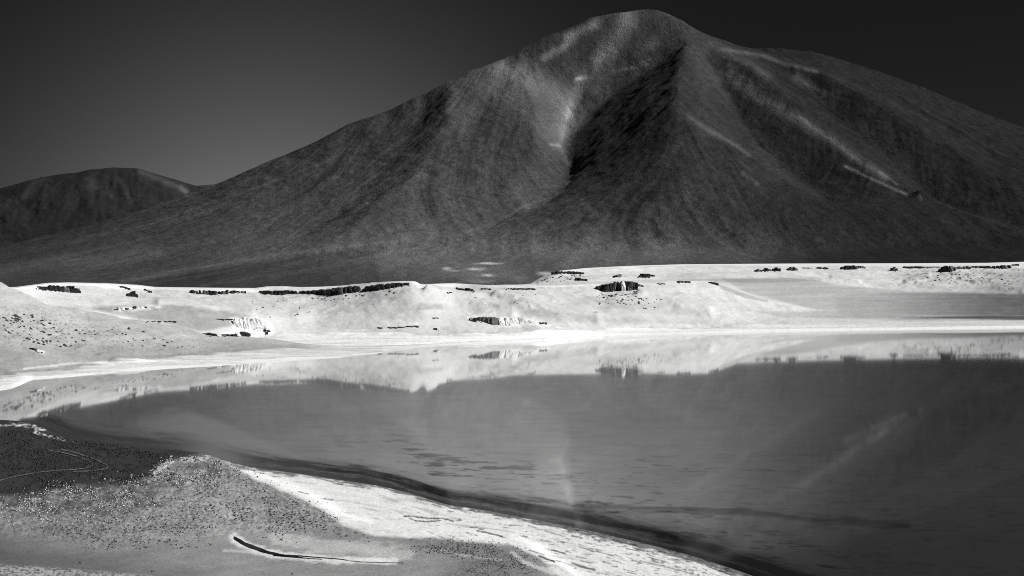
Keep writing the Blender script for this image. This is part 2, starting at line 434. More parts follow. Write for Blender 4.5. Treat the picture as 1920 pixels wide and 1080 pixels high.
    # dark wedge of outwash between two pale fans, low on the left
    A *= 1 - 0.28 * soft(PX, PY, [(235, 531), (640, 470), (700, 470), (720, 560), (235, 560)], 3)
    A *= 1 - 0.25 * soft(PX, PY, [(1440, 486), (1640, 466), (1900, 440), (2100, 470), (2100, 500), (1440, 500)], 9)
    A = np.clip(A, 0.010, 0.6)
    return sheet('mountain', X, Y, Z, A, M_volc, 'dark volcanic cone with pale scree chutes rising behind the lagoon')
volcano()

def far_hill():
    sil = [(-900, 500), (-300, 432), (-100, 385), (0, 354), (80, 331), (150, 322), (170, 317), (215, 314), (258, 316), (300, 328), (350, 343), (372, 349), (420, 358), (520, 390), (700, 450), (900, 500)]
    px = cols([(-900, -40, 14), (-40, 480, 2.5), (480, 900, 14)]); nc = len(px); n1 = 110
    s = ip(sil, px) + (fbm(px / 30, px * 0, 3, 8) - .5) * 2
    t = np.linspace(0, 1, n1)[:, None]; PY = 548 + (s - 548)[None] * t; PX = np.broadcast_to(px, PY.shape)
    th = np.arctan2(PX - 225, PY - 230); rr = np.hypot(PX - 225, PY - 230)
    D = 9800 + 2400 * t ** 0.8 + ((fbs(th * 5, rr / 100, 4, 5, .6) - .5) * 60 + (fbm(PX / 50, PY / 40, 4, 15) - .5) * 150) * ss(1, .9, t) * ss(0, .2, t)
    A = 0.022 * (0.6 + fbs(th * 9, rr / 60, 4, 25, .6)) * (0.75 + .5 * fbm(PX / 5, PY / 3, 3, 26))
    for ln, w_, q in [([(262, 322), (290, 332), (350, 358)], 5, .035), ([(70, 335), (50, 365), (10, 385)], 7, .02), ([(225, 335), (235, 355), (245, 380)], 5, .02),
                      ([(165, 340), (178, 350)], 9, .025), ([(205, 360), (212, 378)], 4, .018), ([(100, 362), (85, 380)], 8, .012), ([(340, 352), (350, 362)], 4, .05)]:
        d, p = pdist(PX, PY, ln); A = A + q * np.exp(-(d / w_) ** 2) * (0.4 + fbm(PX / 8, PY / 8, 3, 27))
    Z = zof(PY, D); X = (PX - 960) / F * D
    X = np.vstack([X, X[-1:] * 1.3]); Y = np.vstack([D, D[-1:] * 1.3]); Z = np.vstack([Z, Z[-1:] * 0 - 20]); A = np.vstack([A, A[-1:]])
    sheet('hill', X, Y, Z, A, M_far, 'low dark rounded hill on the horizon left of the volcano')
    # a sliver of a still farther ridge in the saddle
    px = cols([(300, 620, 8)]); s = ip([(300, 356), (372, 348), (398, 346), (430, 346), (500, 352), (620, 380)], px)
    t = np.linspace(0, 1, 12)[:, None]; PY = 548 + (s - 548)[None] * t; PX = np.broadcast_to(px, PY.shape); D = 15000 + 2000 * t + PY * 0
    sheet('hill', (PX - 960) / F * D, D, zof(PY, D), PY * 0 + .05, M_far, 'sliver of a farther ridge in the saddle beside the volcano')
far_hill()

# ------------------------------------------------------------------ lofted slopes round the lagoon
def loft(px, keys, n, blv=3, blc=2):
    """keys: rows of (column, D, z) tables; n: cells between them"""
    bl = blc if isinstance(blc, list) else [blc] * len(keys)
    Ds = [blur(ip(k, px, 1), b_, 0) for k, b_ in zip(keys, bl)]; Zs = [blur(ip(k, px, 2), b_, 0) for k, b_ in zip(keys, bl)]
    R, Q, V = [], [], []
    for i in range(len(keys) - 1):
        for j in range(n[i]):
            u = j / n[i]
            R.append(Ds[i] * (1 - u) + Ds[i + 1] * u); Q.append(Zs[i] * (1 - u) + Zs[i + 1] * u); V.append(i + u)
    R.append(Ds[-1]); Q.append(Zs[-1]); V.append(len(keys) - 1.0)
    return blur(np.array(R), blv, 0), blur(np.array(Q), blv, 0), np.array(V)[:, None]
def wl(pts):     # rows on the water level: (column, row) -> (column, D, z)
    return [(x, F * H / (y - YH), 0.0) for x, y in pts]
def pz(pts):     # (column, row, D) -> (column, D, z)
    return [(x, d, zof(y, d)) for x, y, d in pts]
def under(k, dd, z):
    return [(x, d - dd, z) for x, d, _ in k]

def streaky(PX, PY, sx, sy, seed):
    return fbs(PX / sx, PY / sy, 4, seed, 0.6)

def fan():
    px = cols([(-700, -30, 14), (-30, 760, 2)])
    k0 = wl([(-700, 830), (-300, 780), (0, 733), (22, 729), (40, 722), (60, 712), (80, 711), (130, 707), (230, 698), (330, 691), (400, 687), (560, 677), (640, 671), (700, 664), (735, 660), (745, 657.5), (760, 655)])
    k1 = pz([(-700, 760, 880), (-300, 730, 1060), (0, 694, 1270), (80, 689, 1330), (170, 680, 1410), (260, 670, 1500), (400, 660, 1640), (480, 654, 1740), (540, 648, 1860), (640, 652, 1880), (700, 655, 1835), (760, 654, 1860)])
    k2 = pz([(-700, 640, 1010), (-300, 640, 1180), (0, 628, 1400), (80, 626, 1450), (170, 628, 1520), (260, 632, 1600), (400, 638, 1730), (480, 644, 1800), (540, 646, 1875), (640, 651, 1905), (760, 652, 1890)])
    k3 = pz([(-700, 350, 1500), (-300, 440, 1600), (-60, 505, 1650), (0, 526, 1660), (12, 531, 1670), (30, 540, 1690), (80, 560, 1740), (120, 568, 1770), (160, 578, 1800), (200, 586, 1800), (230, 592, 1810), (280, 600, 1815), (330, 608, 1820), (380, 622, 1810), (430, 629, 1830), (520, 638, 1870), (560, 644, 1895), (640, 650, 1915), (760, 651, 1905)])
    k4 = [(x, d + 160, max(-1.0, z - 34 if x < 420 else z - 4)) for x, d, z in k3]
    D, Z, V = loft(px, [under(k0, 60, -2.5), k0, k1, k2, k3, k4], [4, 60, 70, 110, 14])
    PX = np.broadcast_to(px, D.shape); X = (PX - 960) / F * D
    m = ss(1.0, 2.2, V) * ss(4.9, 3.9, V) * ss(560, 300, PX)
    Z = Z + m * ((fbm(X / 70, D / 90, 5, 4) - .5) * 14 + (fbm(X / 12, D / 14, 3, 6) - .5) * 1.6) + ss(1, 1.3, V) * (fbm(X / 30, D / 30, 3, 9) - .5) * 0.7
    Z = Z - 3.0 * ss(715, 752, PX)
    # a shallow gully down the fan
    gx = np.interp(pyof(Z, D), [560, 640, 700], [-40, 110, 280]); Z = Z - 2.2 * m * np.exp(-((PX - gx) / 26) ** 2)
    PY = pyof(Z, D)
    A = 0.45 * (0.82 + .36 * fbm(PX / 30, PY / 9, 4, 14)) * (.83 + .34 * fbm(PX / 4.2, PY / 2.4, 3, 15))
    A = A * (1 - .12 * ss(120, 0, PX) * ss(560, 620, PY)) * (1 - .26 * ss(640, 665, PY + (PX * .03)) * ss(1.0, 1.6, V))
    sp = fbm(PX / 3.2, PY / 2.2, 2, 16)
    spk = ss(.66, .8, sp) * soft(PX, PY, [(-300, 570), (60, 575), (170, 600), (260, 640), (420, 655), (300, 668), (120, 655), (-300, 650)], 18)
    A = A * (1 - .45 * spk)
    beach = ss(1.95, 1.6, V + (streaky(PX, PY, 60, 4, 17) - .5) * .6)
    beach = np.maximum(beach, ss(540, 640, PX))
    bA = 0.70 * (0.62 + .72 * streaky(PX, PY - .1 * PX * 0, 70, 2.0, 18)) * (.9 + .2 * fbm(PX / 5, PY / 2, 3, 20))
    A = A * (1 - beach) + bA * beach
    A = np.where(V < 1.22, A * 1.22, A)
    for ln, wd, q in [([(45, 691), (90, 687), (130, 682), (200, 678)], 2.2, .25), ([(200, 680), (290, 677)], 1.8, .2), ([(62, 655), (82, 661)], 3, .2)]:
        d, p = pdist(PX, PY, ln); d = d + (fbm(PX / 7, PY / 3, 3, 19) - .45) * 4; A = A + q * np.exp(-(np.maximum(d, 0) / wd) ** 2)
    A = A * (1 - .35 * ss(1.03, 1.0, V))
    A = np.clip(A, .05, .86)
    sheet('slope', X, D, Z, A, M_sand, 'pale boulder-strewn gravel slope at the left end of the lagoon')
fan()

RIM = [(-700, 500, 1500), (-200, 536, 1650), (0, 541, 1690), (30, 540, 1730), (66, 535, 1800), (90, 532, 1850), (130, 531, 1950), (200, 532.5, 2060), (258, 535.5, 2150), (290, 539.5, 2190), (400, 541, 2245), (478, 541.5, 2345),
       (500, 538.5, 2370), (530, 538, 2400), (560, 539.5, 2430), (600, 539, 2445), (640, 537, 2430), (680, 533, 2400), (720, 530, 2365), (755, 528.3, 2340), (772, 528, 2330), (780, 529, 2345), (787, 533.5, 2380), (800, 534, 2450),
       (830, 532.5, 2537), (850, 532, 2570), (880, 534, 2610), (920, 536, 2640), (1000, 536, 2681), (1040, 535, 2700), (1110, 536, 2740), (1200, 545, 2800)]
def join(a, b):
    """left slope up to column 1000, right slope from column 1125 on, as one surface"""
    return [p for p in a if p[0] <= 1000] + [p for p in b if p[0] >= 1125]
def far_slope():
    px = cols([(-700, 0, 14), (0, 1960, 1.9), (1960, 2700, 14)])
    k0 = join(wl([(-700, 700), (0, 680), (400, 662), (560, 655), (640, 653), (700, 652.5), (740, 651), (840, 643), (940, 638), (1067, 631), (1130, 630)]), wl([(940, 641), (1000, 636), (1067, 632), (1130, 630), (1280, 627.5), (1500, 621.5), (1700, 618), (1920, 615), (2700, 612)]))
    k1 = join(pz([(-700, 640, 1500), (0, 640, 1650), (300, 640, 1800), (420, 637, 1900), (480, 632, 1985), (540, 627, 2060), (640, 625.5, 2120), (770, 624, 2150), (880, 622, 2185), (1000, 617, 2260), (1130, 611, 2420)]), pz([(940, 632, 2300), (1067, 624, 2400), (1280, 613, 2560), (1400, 606, 2700), (1500, 604, 2780), (1700, 604, 2880), (1800, 602, 2940), (1920, 600, 2980), (2700, 598, 3000)]))
    k2 = join(pz([(-700, 560, 1500), (0, 590, 1660), (150, 588, 1760), (250, 586, 1860), (330, 590, 1925), (400, 596, 1960), (470, 603, 2010), (540, 598, 2110), (600, 592, 2170), (680, 588, 2200), (740, 584, 2205), (790, 580, 2215), (850, 586, 2290), (920, 592, 2330), (1000, 590, 2370), (1130, 585, 2520)]), pz([(940, 610, 2330), (1067, 602, 2440), (1120, 585, 2520), (1165, 578, 2550), (1230, 585, 2600), (1300, 585, 2680), (1360, 580, 2760), (1430, 584, 2850), (1500, 590, 2950), (1600, 596, 2990), (1700, 598, 2990), (1800, 598, 2985), (1920, 596, 3015), (2700, 594, 3030)]))
    k3 = join(pz([(-700, 530, 1500), (0, 560, 1680), (150, 558, 1850), (250, 557, 1980), (400, 560, 2120), (500, 561, 2220), (600, 559, 2290), (680, 553, 2290), (740, 547, 2272), (775, 545, 2262), (810, 550, 2300), (850, 558, 2400), (930, 560, 2480), (1000, 560, 2520), (1130, 560, 2630)]), pz([(940, 580, 2420), (1040, 562, 2600), (1100, 553, 2680), (1130, 549, 2700), (1165, 547, 2705), (1200, 549, 2720), (1250, 552, 2790), (1300, 550, 2850), (1345, 550, 2880), (1400, 562, 2930), (1450, 572, 2990), (1510, 582, 3040), (1600, 592, 3030), (1920, 594, 3030), (2700, 592, 3050)]))
    k4 = join(pz(RIM), pz([(940, 545, 2640), (1040, 539.5, 2720), (1090, 537, 2760), (1110, 534, 2790), (1130, 530, 2800), (1150, 527, 2805), (1190, 527, 2810), (1205, 530, 2820), (1230, 528, 2850), (1260, 526, 2870), (1290, 525, 2890), (1330, 525.5, 2920), (1345, 530, 2930), (1370, 539, 2950), (1400, 549, 2980), (1450, 564, 3040), (1510, 577, 3100), (1570, 584.5, 3150), (1640, 589, 3120), (1920, 592, 3060), (2700, 590, 3080)]))
    k5 = [(x, d + (60 if x < 1090 else 120), z + (1.2 if x < 1090 else (-16 if x < 1500 else -5))) for x, d, z in k4]
    D, Z, V = loft(px, [under(k0, 60, -2.5), k0, k1, k2, k3, k4, k5], [3, 32, 34, 38, 32, 8], 2, [2, 2, 8, 9, 7, 1, 1])
    PX = np.broadcast_to(px, D.shape); X = (PX - 960) / F * D
    m = ss(1.3, 2.2, V) * ss(5.1, 4.7, V) * ss(1650, 1400, PX)
    Z = Z + m * ((fbm(X / 100, D / 110, 5, 104, .48) - .5) * 22 + (fbm(X / 14, D / 16, 3, 106) - .5) * 1.8)
    PY0 = pyof(Z, D)
    for ln, wd, q in [([(802, 547), (830, 556), (900, 575), (960, 588)], 8, 10), ([(930, 552), (990, 572), (1060, 592), (1120, 602)], 9, 9),
                      ([(640, 556), (600, 575), (560, 592)], 14, 3.5), ([(300, 570), (400, 578), (470, 590)], 10, 4)]:
        d, p = pdist(PX, PY0, ln); Z = Z + q * np.exp(-(d / wd) ** 2) * m * ss(4.4, 3.9, V)
    for ln, wd, q in [([(1200, 550), (1270, 572), (1330, 586)], 9, 9), ([(1350, 534), (1410, 556), (1470, 572), (1560, 583)], 5, 4), ([(1120, 590), (1220, 600), (1350, 606)], 5, 2.5)]:
        d, p = pdist(PX, PY0, ln); Z = Z + q * np.exp(-(d / wd) ** 2) * m * ss(4.4, 3.9, V)
    PY = pyof(Z, D)
    A = 0.58 * (0.91 + .18 * fbm(PX / 40, PY / 8, 4, 114))
    A = A * (1 - .12 * np.exp(-((PX - 700) / 110) ** 2) * ss(545, 560, PY))
    A = A * (1 - .40 * soft(PX, PY, [(165, 577), (230, 572), (330, 571), (420, 584), (480, 594), (440, 610), (380, 622), (300, 604), (220, 590)], 4))
    A = A * (1 - .18 * soft(PX, PY, [(945, 570), (1000, 578), (1150, 598), (1150, 610), (1040, 600), (960, 585)], 4))
    A = A * (1 - .3 * soft(PX, PY, [(785, 568), (830, 570), (830, 580), (780, 582)], 3) * (fbm(PX / 8, PY / 2, 3, 115) + .3))
    A = A * (1 - .4 * ss(.64, .8, fbm(PX / 2.8, PY / 1.9, 2, 116)) * (soft(PX, PY, [(500, 548), (770, 545), (700, 580), (520, 575)], 12) + .15))
    for pl, q, wd in [([(428, 595), (470, 593), (497, 597), (512, 612), (514, 628), (460, 633), (405, 632), (440, 616)], .8, 4), ([(210, 580), (240, 573), (300, 572), (305, 578), (250, 584), (215, 585)], .55, 3),
                      ([(935, 595), (985, 595), (1015, 602), (1060, 616), (980, 613), (935, 612)], .7, 3), ([(700, 612), (712, 602), (745, 598), (790, 606), (786, 611)], .35, 3), ([(876, 594), (896, 594), (890, 606), (878, 604)], .6, 2)]:
        k = q * soft(PX, PY, pl, wd) * ss(.25, .5, fbm(PX / 9, PY / 4, 3, 119)); A = A * (1 - k) + .82 * k
    A = np.where(V > 4.85, .72, A)
    beach = ss(2.05, 1.8, V + (streaky(PX, PY, 80, 3, 117) - .5) * .35)
    bA = 0.80 * (0.70 + .55 * streaky(PX, PY, 110, 1.4, 118)) * (.93 + .14 * fbm(PX / 5, PY / 2, 3, 120))
    A = A * (1 - beach) + bA * beach
    for ln, wd, q in [([(640, 651), (700, 650), (740, 648), (860, 643)], .9, -.35), ([(880, 640), (1000, 638.5)], .8, -.2), ([(540, 640), (640, 636), (760, 634)], .8, -.14), ([(560, 646), (650, 643)], .8, -.14)]:
        d, p = pdist(PX, PY, ln); A = A + q * np.exp(-(d / wd) ** 2)
    A1 = A
    A = 0.60 * (0.90 + .20 * fbm(PX / 60, PY / 6, 4, 214))
    A = A * (1 - .2 * soft(PX, PY, [(940, 578), (1080, 590), (1200, 596), (1330, 602), (1330, 608), (1180, 606), (1060, 602)], 4))
    A = A * (1 - .18 * soft(PX, PY, [(1210, 560), (1280, 575), (1340, 590), (1260, 592), (1160, 586), (1120, 565)], 6))
    A = A * (1 - .34 * soft(PX, PY, [(1345, 531), (1385, 546), (1440, 563), (1440, 566), (1400, 560), (1350, 541)], 2))
    # flat wet ground on the right: dark bands
    wet = soft(PX + (fbm(PX / 60, PY / 3, 3, 216) - .5) * 60, PY, [(1420, 584), (1560, 583), (1700, 586), (2700, 580), (2700, 602), (1700, 600), (1560, 596), (1460, 594)], 4)
    A = A * (1 - (.30 + .28 * ss(1500, 1900, PX)) * wet * (.5 + .9 * streaky(PX, PY, 130, 1.6, 217)))
    A = A * (1 - .62 * soft(PX, PY, [(1690, 596), (1800, 593), (1860, 591), (2700, 590), (2700, 600.5), (1900, 600), (1800, 597.5)], 1.7))
    beach = ss(2.0, 1.7, V + (streaky(PX, PY, 120, 2, 218) - .5) * .4)
    bA = 0.78 * (0.66 + .55 * streaky(PX, PY, 150, 1.2, 219)) * (1 - .18 * ss(1300, 1800, PX))
    A = A * (1 - beach) + bA * beach
    A = np.where((V < 1.30) & (V > .98), .84, A)
    k = ss(1030, 1150, PX + (PY - 600) * .5); A = A1 * (1 - k) + A * k
    A = A * (.87 + .26 * fbm(PX / 4.2, PY / 2.0, 3, 220))
    A = np.clip(A, .05, .86)
    sheet('slope', X, D, Z, A, M_sand, 'pale gravel slopes and bluff across the lagoon')
far_slope()

def plateau():
    px = cols([(900, 1960, 2), (1960, 2900, 14)])
    k0 = pz([(900, 560, 2850), (1345, 556, 2950), (1450, 570, 3050), (1570, 588, 3120), (1700, 592, 3100), (1920, 594, 3060), (2900, 592, 3080)])
    k1 = pz([(900, 548, 3000), (1000, 542, 3000), (1100, 536, 3100), (1250, 527, 3400), (1345, 527, 3500), (1450, 545, 3500), (1570, 560, 3500), (1700, 568, 3500), (1920, 574, 3500), (2900, 574, 3500)])
    k2 = pz([(900, 543, 3100), (1000, 536.5, 3150), (1040, 533, 3200), (1100, 529, 3300), (1250, 524, 3650), (1360, 522, 3800), (1500, 531, 4000), (1560, 535, 4050), (1640, 543, 4100), (1700, 548, 4100), (1800, 556, 4080), (1920, 562, 4050), (2900, 566, 4050)])
    k3 = pz([(900, 542, 3250), (990, 535, 3300), (1030, 527, 3320), (1060, 520, 3400), (1120, 517, 3550), (1230, 514, 3850), (1360, 512, 4100), (1500, 513, 4330), (1700, 522, 4500), (1775, 514, 4560), (1850, 526, 4600), (1920, 530, 4650), (2900, 530, 4800)])
    k4 = pz([(900, 541, 3400), (985, 536, 3400), (1010, 524, 3400), (1030, 516, 3410), (1045, 509, 3450), (1100, 505, 3620), (1180, 501, 3850), (1280, 498, 4150), (1500, 497.5, 4620), (1700, 497.5, 4900), (1850, 496, 5050), (1920, 493.5, 5130), (2900, 490, 5500)])
    k5 = pz([(900, 542, 3450), (985, 537, 3450), (1010, 522, 3440), (1030, 513, 3450), (1045, 508, 3480), (1100, 502, 3680), (1180, 498, 3920), (1280, 495, 4230), (1500, 493.5, 4720), (1700, 493, 5000), (1850, 492.3, 5160), (1920, 490.3, 5230), (2900, 487, 5600)])
    k6 = [(x, d + 500, z - 25) for x, d, z in k5]
    D, Z, V = loft(px, [k0, k1, k2, k3, k4, k5, k6], [20, 30, 34, 34, 12, 8], 2, 2)
    PX = np.broadcast_to(px, D.shape); X = (PX - 960) / F * D
    m = ss(1.8, 2.4, V) * ss(4.1, 3.6, V)
    Z = Z + m * ((fbm(X / 120, D / 120, 5, 304) - .5) * 20 + (fbm(X / 20, D / 24, 3, 306) - .5) * 5 * ss(1400, 1700, PX))
    PY0 = pyof(Z, D)
    for ln, wd, q in [([(1788, 510), (1830, 524), (1880, 540), (1920, 548)], 6, 9), ([(1740, 518), (1700, 530)], 6, 6), ([(1560, 520), (1610, 528)], 4, 4)]:
        d, p = pdist(PX, PY0, ln); Z = Z + q * np.exp(-(d / wd) ** 2) * m
    PY = pyof(Z, D)
    A = 0.60 * (0.90 + .20 * fbm(PX / 50, PY / 5, 4, 314))
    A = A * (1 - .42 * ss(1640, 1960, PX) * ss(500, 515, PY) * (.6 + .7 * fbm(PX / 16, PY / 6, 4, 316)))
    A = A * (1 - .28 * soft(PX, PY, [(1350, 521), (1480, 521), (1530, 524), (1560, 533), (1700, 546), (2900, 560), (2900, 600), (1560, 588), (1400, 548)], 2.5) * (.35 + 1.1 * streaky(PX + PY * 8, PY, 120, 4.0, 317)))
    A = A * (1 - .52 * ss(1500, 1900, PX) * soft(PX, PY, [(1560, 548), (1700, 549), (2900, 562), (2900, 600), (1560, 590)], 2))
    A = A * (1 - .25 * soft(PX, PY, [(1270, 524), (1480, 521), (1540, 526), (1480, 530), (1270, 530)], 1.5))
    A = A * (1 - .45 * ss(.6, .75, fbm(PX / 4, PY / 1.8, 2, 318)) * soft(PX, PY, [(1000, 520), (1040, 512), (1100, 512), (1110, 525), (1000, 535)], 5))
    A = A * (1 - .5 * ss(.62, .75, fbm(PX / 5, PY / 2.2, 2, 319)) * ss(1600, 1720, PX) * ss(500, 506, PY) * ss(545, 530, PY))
    A = A * (.87 + .26 * fbm(PX / 4.2, PY / 1.8, 3, 320))
    A = np.where(V > 3.95, .72, A)
    A = np.clip(A, .05, .86)
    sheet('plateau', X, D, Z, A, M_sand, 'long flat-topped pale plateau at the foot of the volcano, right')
plateau()

# ------------------------------------------------------------------ near shore
NS = [(-1500, 770), (-400, 778), (-100, 784), (0, 787), (40, 789), (62, 793), (90, 806), (120, 819), (150, 827), (200, 832), (260, 838), (330, 843), (390, 851), (420, 862), (450, 872), (500, 880),
      (560, 887), (640, 900), (700, 908), (760, 921), (800, 934), (840, 946), (900, 954), (1000, 973), (1060, 984), (1150, 1004), (1220, 1020), (1300, 1041), (1360, 1060), (1400, 1074), (1480, 1100), (1600, 1140), (1900, 1230), (2600, 1400)]
_nx = np.arange(-1500, 3300, 4.0); _ny = blur(np.interp(_nx, [p[0] for p in NS], [p[1] for p in NS]), 9, 0)
def nsf(x): return np.interp(x, _nx, _ny)
HUMP = [(-1500, 800), (60, 815), (200, 838), (380, 853), (425, 868), (480, 900), (540, 925), (600, 955), (640, 985), (700, 1004), (800, 1010), (900, 1016), (960, 1022), (1000, 1040), (1060, 1090), (1200, 1300), (-1500, 1300)]
def near_shore():
    px = cols([(-1500, -30, 14), (-30, 1500, 2), (1500, 2600, 14)])
    ds = F * H / (nsf(px) - YH)
    n = 400
    u = np.linspace(0, 1, n)[:, None]
    dn = 60.0
    D = (dn ** -1 + (ds ** -1 - dn ** -1) * np.interp(u, [0, .12, 1], [0, .80, 1])) ** -1      # even in picture rows
    PX = np.broadcast_to(px, D.shape)
    PYg = pyof(0.0, D)
    X = (PX - 960) / F * D
    dsh = (ds[None] - D)
    hm = soft(PX, PYg, HUMP, 26)
    z = 0.25 + 0.006 * dsh + 5.0 * blur(hm, 10, 0) * ss(0, 60, dsh)
    z += 1.4 * (fbm(X / 35, D / 45, 4, 404) - .5) * ss(0, 40, dsh) * (.3 + hm) + .35 * (fbm(X / 6, D / 8, 3, 406) - .5) * (.3 + hm) * ss(0, 20, dsh)
    z += .10 * (fbs((PX + PYg * 2.5) / 60, (PYg - PX * .28) / 5, 3, 407) - .5) * (1 - hm)
    z = z * ss(-1, 14, dsh) - .02
    rise = np.interp(D, [60, 120, 260, 380], [50, 36, 10, 0]); z = np.maximum(z, 0) + rise * 1.0 + np.minimum(z, 0)
    Z = z
    PY = pyof(Z, D)
    along = PX + (PY - 800) * .9; across = PY - nsf(PX)
    # salt crust
    salt = .80 * (.86 + .2 * fbs(along / 70, across / 3.5, 4, 414, .6))
    salt = salt * (1 - .6 * ss(.60, .68, fbs(along / 14, across / 1.8, 3, 434, .6)) * ss(900, 1150, PX) * ss(60, 20, across))
    salt = salt * (1 - .65 * ss(.68, .76, fbs(along / 22, across / 2.6, 3, 415, .6)) * ss(640, 900, PX))
    salt = salt * (1 - .30 * ss(.60, .75, fbs(along / 60, across / 4.0, 3, 418, .6)))
    # dark wet rim
    rim = ss(11, 2, across + (fbs(along / 26, across / 3, 4, 416, .65) - .5) * 26 - ss(800, 1300, PX) * 6)
    salt = salt * (1 - rim * .78)
    for ln, wd, q in [([(757, 968), (775, 968), (800, 972), (830, 972), (850, 977)], 1.6, .85), ([(768, 972), (780, 977), (800, 978), (825, 976)], 1.4, .85), ([(895, 995), (910, 998), (925, 1002), (942, 1006)], 1.7, .8),
                      ([(874, 998), (885, 1003)], 1.2, .6), ([(957, 984), (980, 986)], 1.2, .6), ([(990, 985), (1010, 992), (1035, 999), (1060, 1006)], 1.4, .55), ([(1010, 1042), (1028, 1049), (1040, 1053)], 2, .85),
                      ([(1035, 1031), (1060, 1038)], 1.6, .85), ([(992, 1032), (1020, 1040)], 1.4, .7), ([(1028, 1030), (1034, 1032)], 1.5, .7), ([(1072, 1055), (1090, 1062), (1115, 1068)], 2, .8), ([(995, 1055), (1025, 1070)], 1.5, .6),
                      ([(1085, 1025), (1110, 1032), (1150, 1042)], 1.4, .6), ([(1200, 1052), (1250, 1063), (1300, 1076)], 1.6, .6), ([(560, 922), (578, 926)], 1.2, .7), ([(608, 935), (625, 938)], 1.2, .7)]:
        d, p = pdist(PX, PY, ln); d = d + (fbm(PX / 5, PY / 2, 3, 417) - .5) * 2.2; salt = salt * (1 - q * ss(wd * 1.3, wd * .3, d))
    # gravel of the low terrace
    wig = (fbm(PX / 30, PY / 12, 4, 420) - .5) * 40
    bank = soft(PX + wig, PY + wig * .3, HUMP, 4)
    grav = .28 * (.80 + .4 * fbm(PX / 90, PY / 16, 4, 421))
    grav = grav * (1 + .22 * soft(PX, PY, [(300, 900), (400, 930), (560, 1000), (420, 1000), (330, 970)], 30))
    grav = grav * (1 - .35 * soft(PX, PY, [(-1500, 990), (0, 1020), (300, 1050), (700, 1075), (700, 1090), (-1500, 1300)], 20) * ss(560, 200, PX))
    fine = fbm(PX / 3.4, PY / 2.0, 2, 422)
    grav = grav * (1 - .5 * soft(PX + wig, PY, [(-600, 900), (280, 888), (330, 880), (380, 850), (440, 865), (400, 900), (330, 930), (280, 955), (150, 975), (0, 955), (-600, 960)], 16) * ss(.3, .6, fbm(PX / 20, PY / 9, 3, 433)))
    grit = soft(PX + wig, PY, [(-300, 900), (280, 870), (430, 850), (600, 950), (700, 1000), (430, 1000), (200, 1030), (-300, 960)], 18)
    grav = grav * (1 + grit * (fine - .5) * 1.5)
    dots = soft(PX, PY, [(760, 1010), (900, 1015), (980, 1040), (1020, 1090), (800, 1090), (880, 1050)], 12)
    grav = grav * (1 - dots * .35 * fine * 1.6)
    # dark peaty turf
    grav = grav * (1 - .28 * ss(420, 0, PX))  # gravel darkens towards the left
    turf = soft(PX + wig * .8, PY + wig * .25, [(-1500, 770), (0, 778), (60, 780), (100, 800), (130, 812), (200, 820), (390, 838), (392, 853), (300, 872), (285, 892), (270, 905), (120, 915), (60, 930), (-100, 925), (-1500, 960)], 9)
    tA = .040 * (.6 + .8 * fbm(PX / 4, PY / 2, 3, 424))
    A = salt * (1 - bank) + grav * bank
    A = A * (1 - turf) + tA * turf
    # pale crust along the tip of the turf
    for ln, wd in [([(-60, 799), (0, 798.5), (30, 796.5), (60, 799), (82, 806)], 4.2), ([(66, 810), (95, 818), (119, 824)], 3.0), ([(137, 829), (142, 829)], 1.6), ([(288, 888), (300, 876), (320, 866)], 9), ([(340, 862), (390, 858)], 6)]:
        d, p = pdist(PX, PY, ln); d = d + (fbm(PX / 6, PY / 2.0, 3, 425) - .45) * wd * 2.6
        k = ss(wd, wd * .4, d) * (.25 + .75 * ss(.38, .55, fbm(PX / 3.5, PY / 1.6, 3, 426))); A = A * (1 - k) + .60 * k
    dk = ss(796, 790, PY) * ss(110, 60, PX); A = A * (1 - dk) + .035 * dk
    # bright salt halo of the slough
    d, p = pdist(PX, PY, SLOUGH); hal = ss(14, 4, d * (1 + p * .5) + (fbm(PX / 14, PY / 4, 3, 427) - .5) * 12); A = A * (1 - hal) + .72 * hal
    d, p = pdist(PX, PY, [(520, 1012), (600, 1025), (700, 1030), (760, 1040)]); hal = .55 * ss(20, 6, d + (fbm(PX / 20, PY / 5, 3, 428) - .5) * 18); A = A * (1 - hal) + .62 * hal
    d, p = pdist(PX, PY, [(420, 1032), (500, 1037), (620, 1046)]); hal = .5 * ss(5, 1, d + (fbm(PX / 20, PY / 5, 3, 429) - .5) * 5); A = A * (1 - hal) + .66 * hal
    for ln, wd, q in [([(960, 1038), (985, 1055), (1040, 1075)], 6, .7), ([(820, 1030), (870, 1042), (940, 1050)], 3, .4), ([(2000, 1058), (2010, 1062)], 6, .35)]:
        d, p = pdist(PX, PY, ln); hal = q * ss(wd, wd * .3, d + (fbm(PX / 12, PY / 4, 3, 430) - .5) * wd); A = A * (1 - hal) + .64 * hal
    k = .6 * soft(PX, PY, [(-600, 1050), (0, 1059), (120, 1066), (280, 1079), (400, 1100), (-600, 1200)], 4) * ss(.35, .6, fbm(PX / 4, PY / 2, 3, 431)); A = A * (1 - k) + .55 * k
    A = A * (.85 + .3 * fbm(PX / 2.6, PY / 1.6, 2, 432))
    A = np.clip(A, .02, .86)
    sheet('shore', X, D, Z, A, M_near, 'near shore of gravel, salt crust and dark turf')
SLOUGH = [(438, 1008), (448, 1014), (462, 1022), (485, 1030), (505, 1037), (530, 1041), (570, 1046), (640, 1050), (740, 1052)]
near_shore()

# ------------------------------------------------------------------ ground below everything, and the water
def flat(name, y0, y1, x0, x1, z, mat, alb, label=None):
    X, Y = np.meshgrid(np.linspace(x0, x1, 30), np.linspace(y0, y1, 30))
    return sheet(name, X, Y, X * 0 + z, X * 0 + alb, mat, label, bv=False)
flat('ground', -20000, 60000, -40000, 40000, -4.0, M_sand, .30, 'desert floor reaching the horizon')

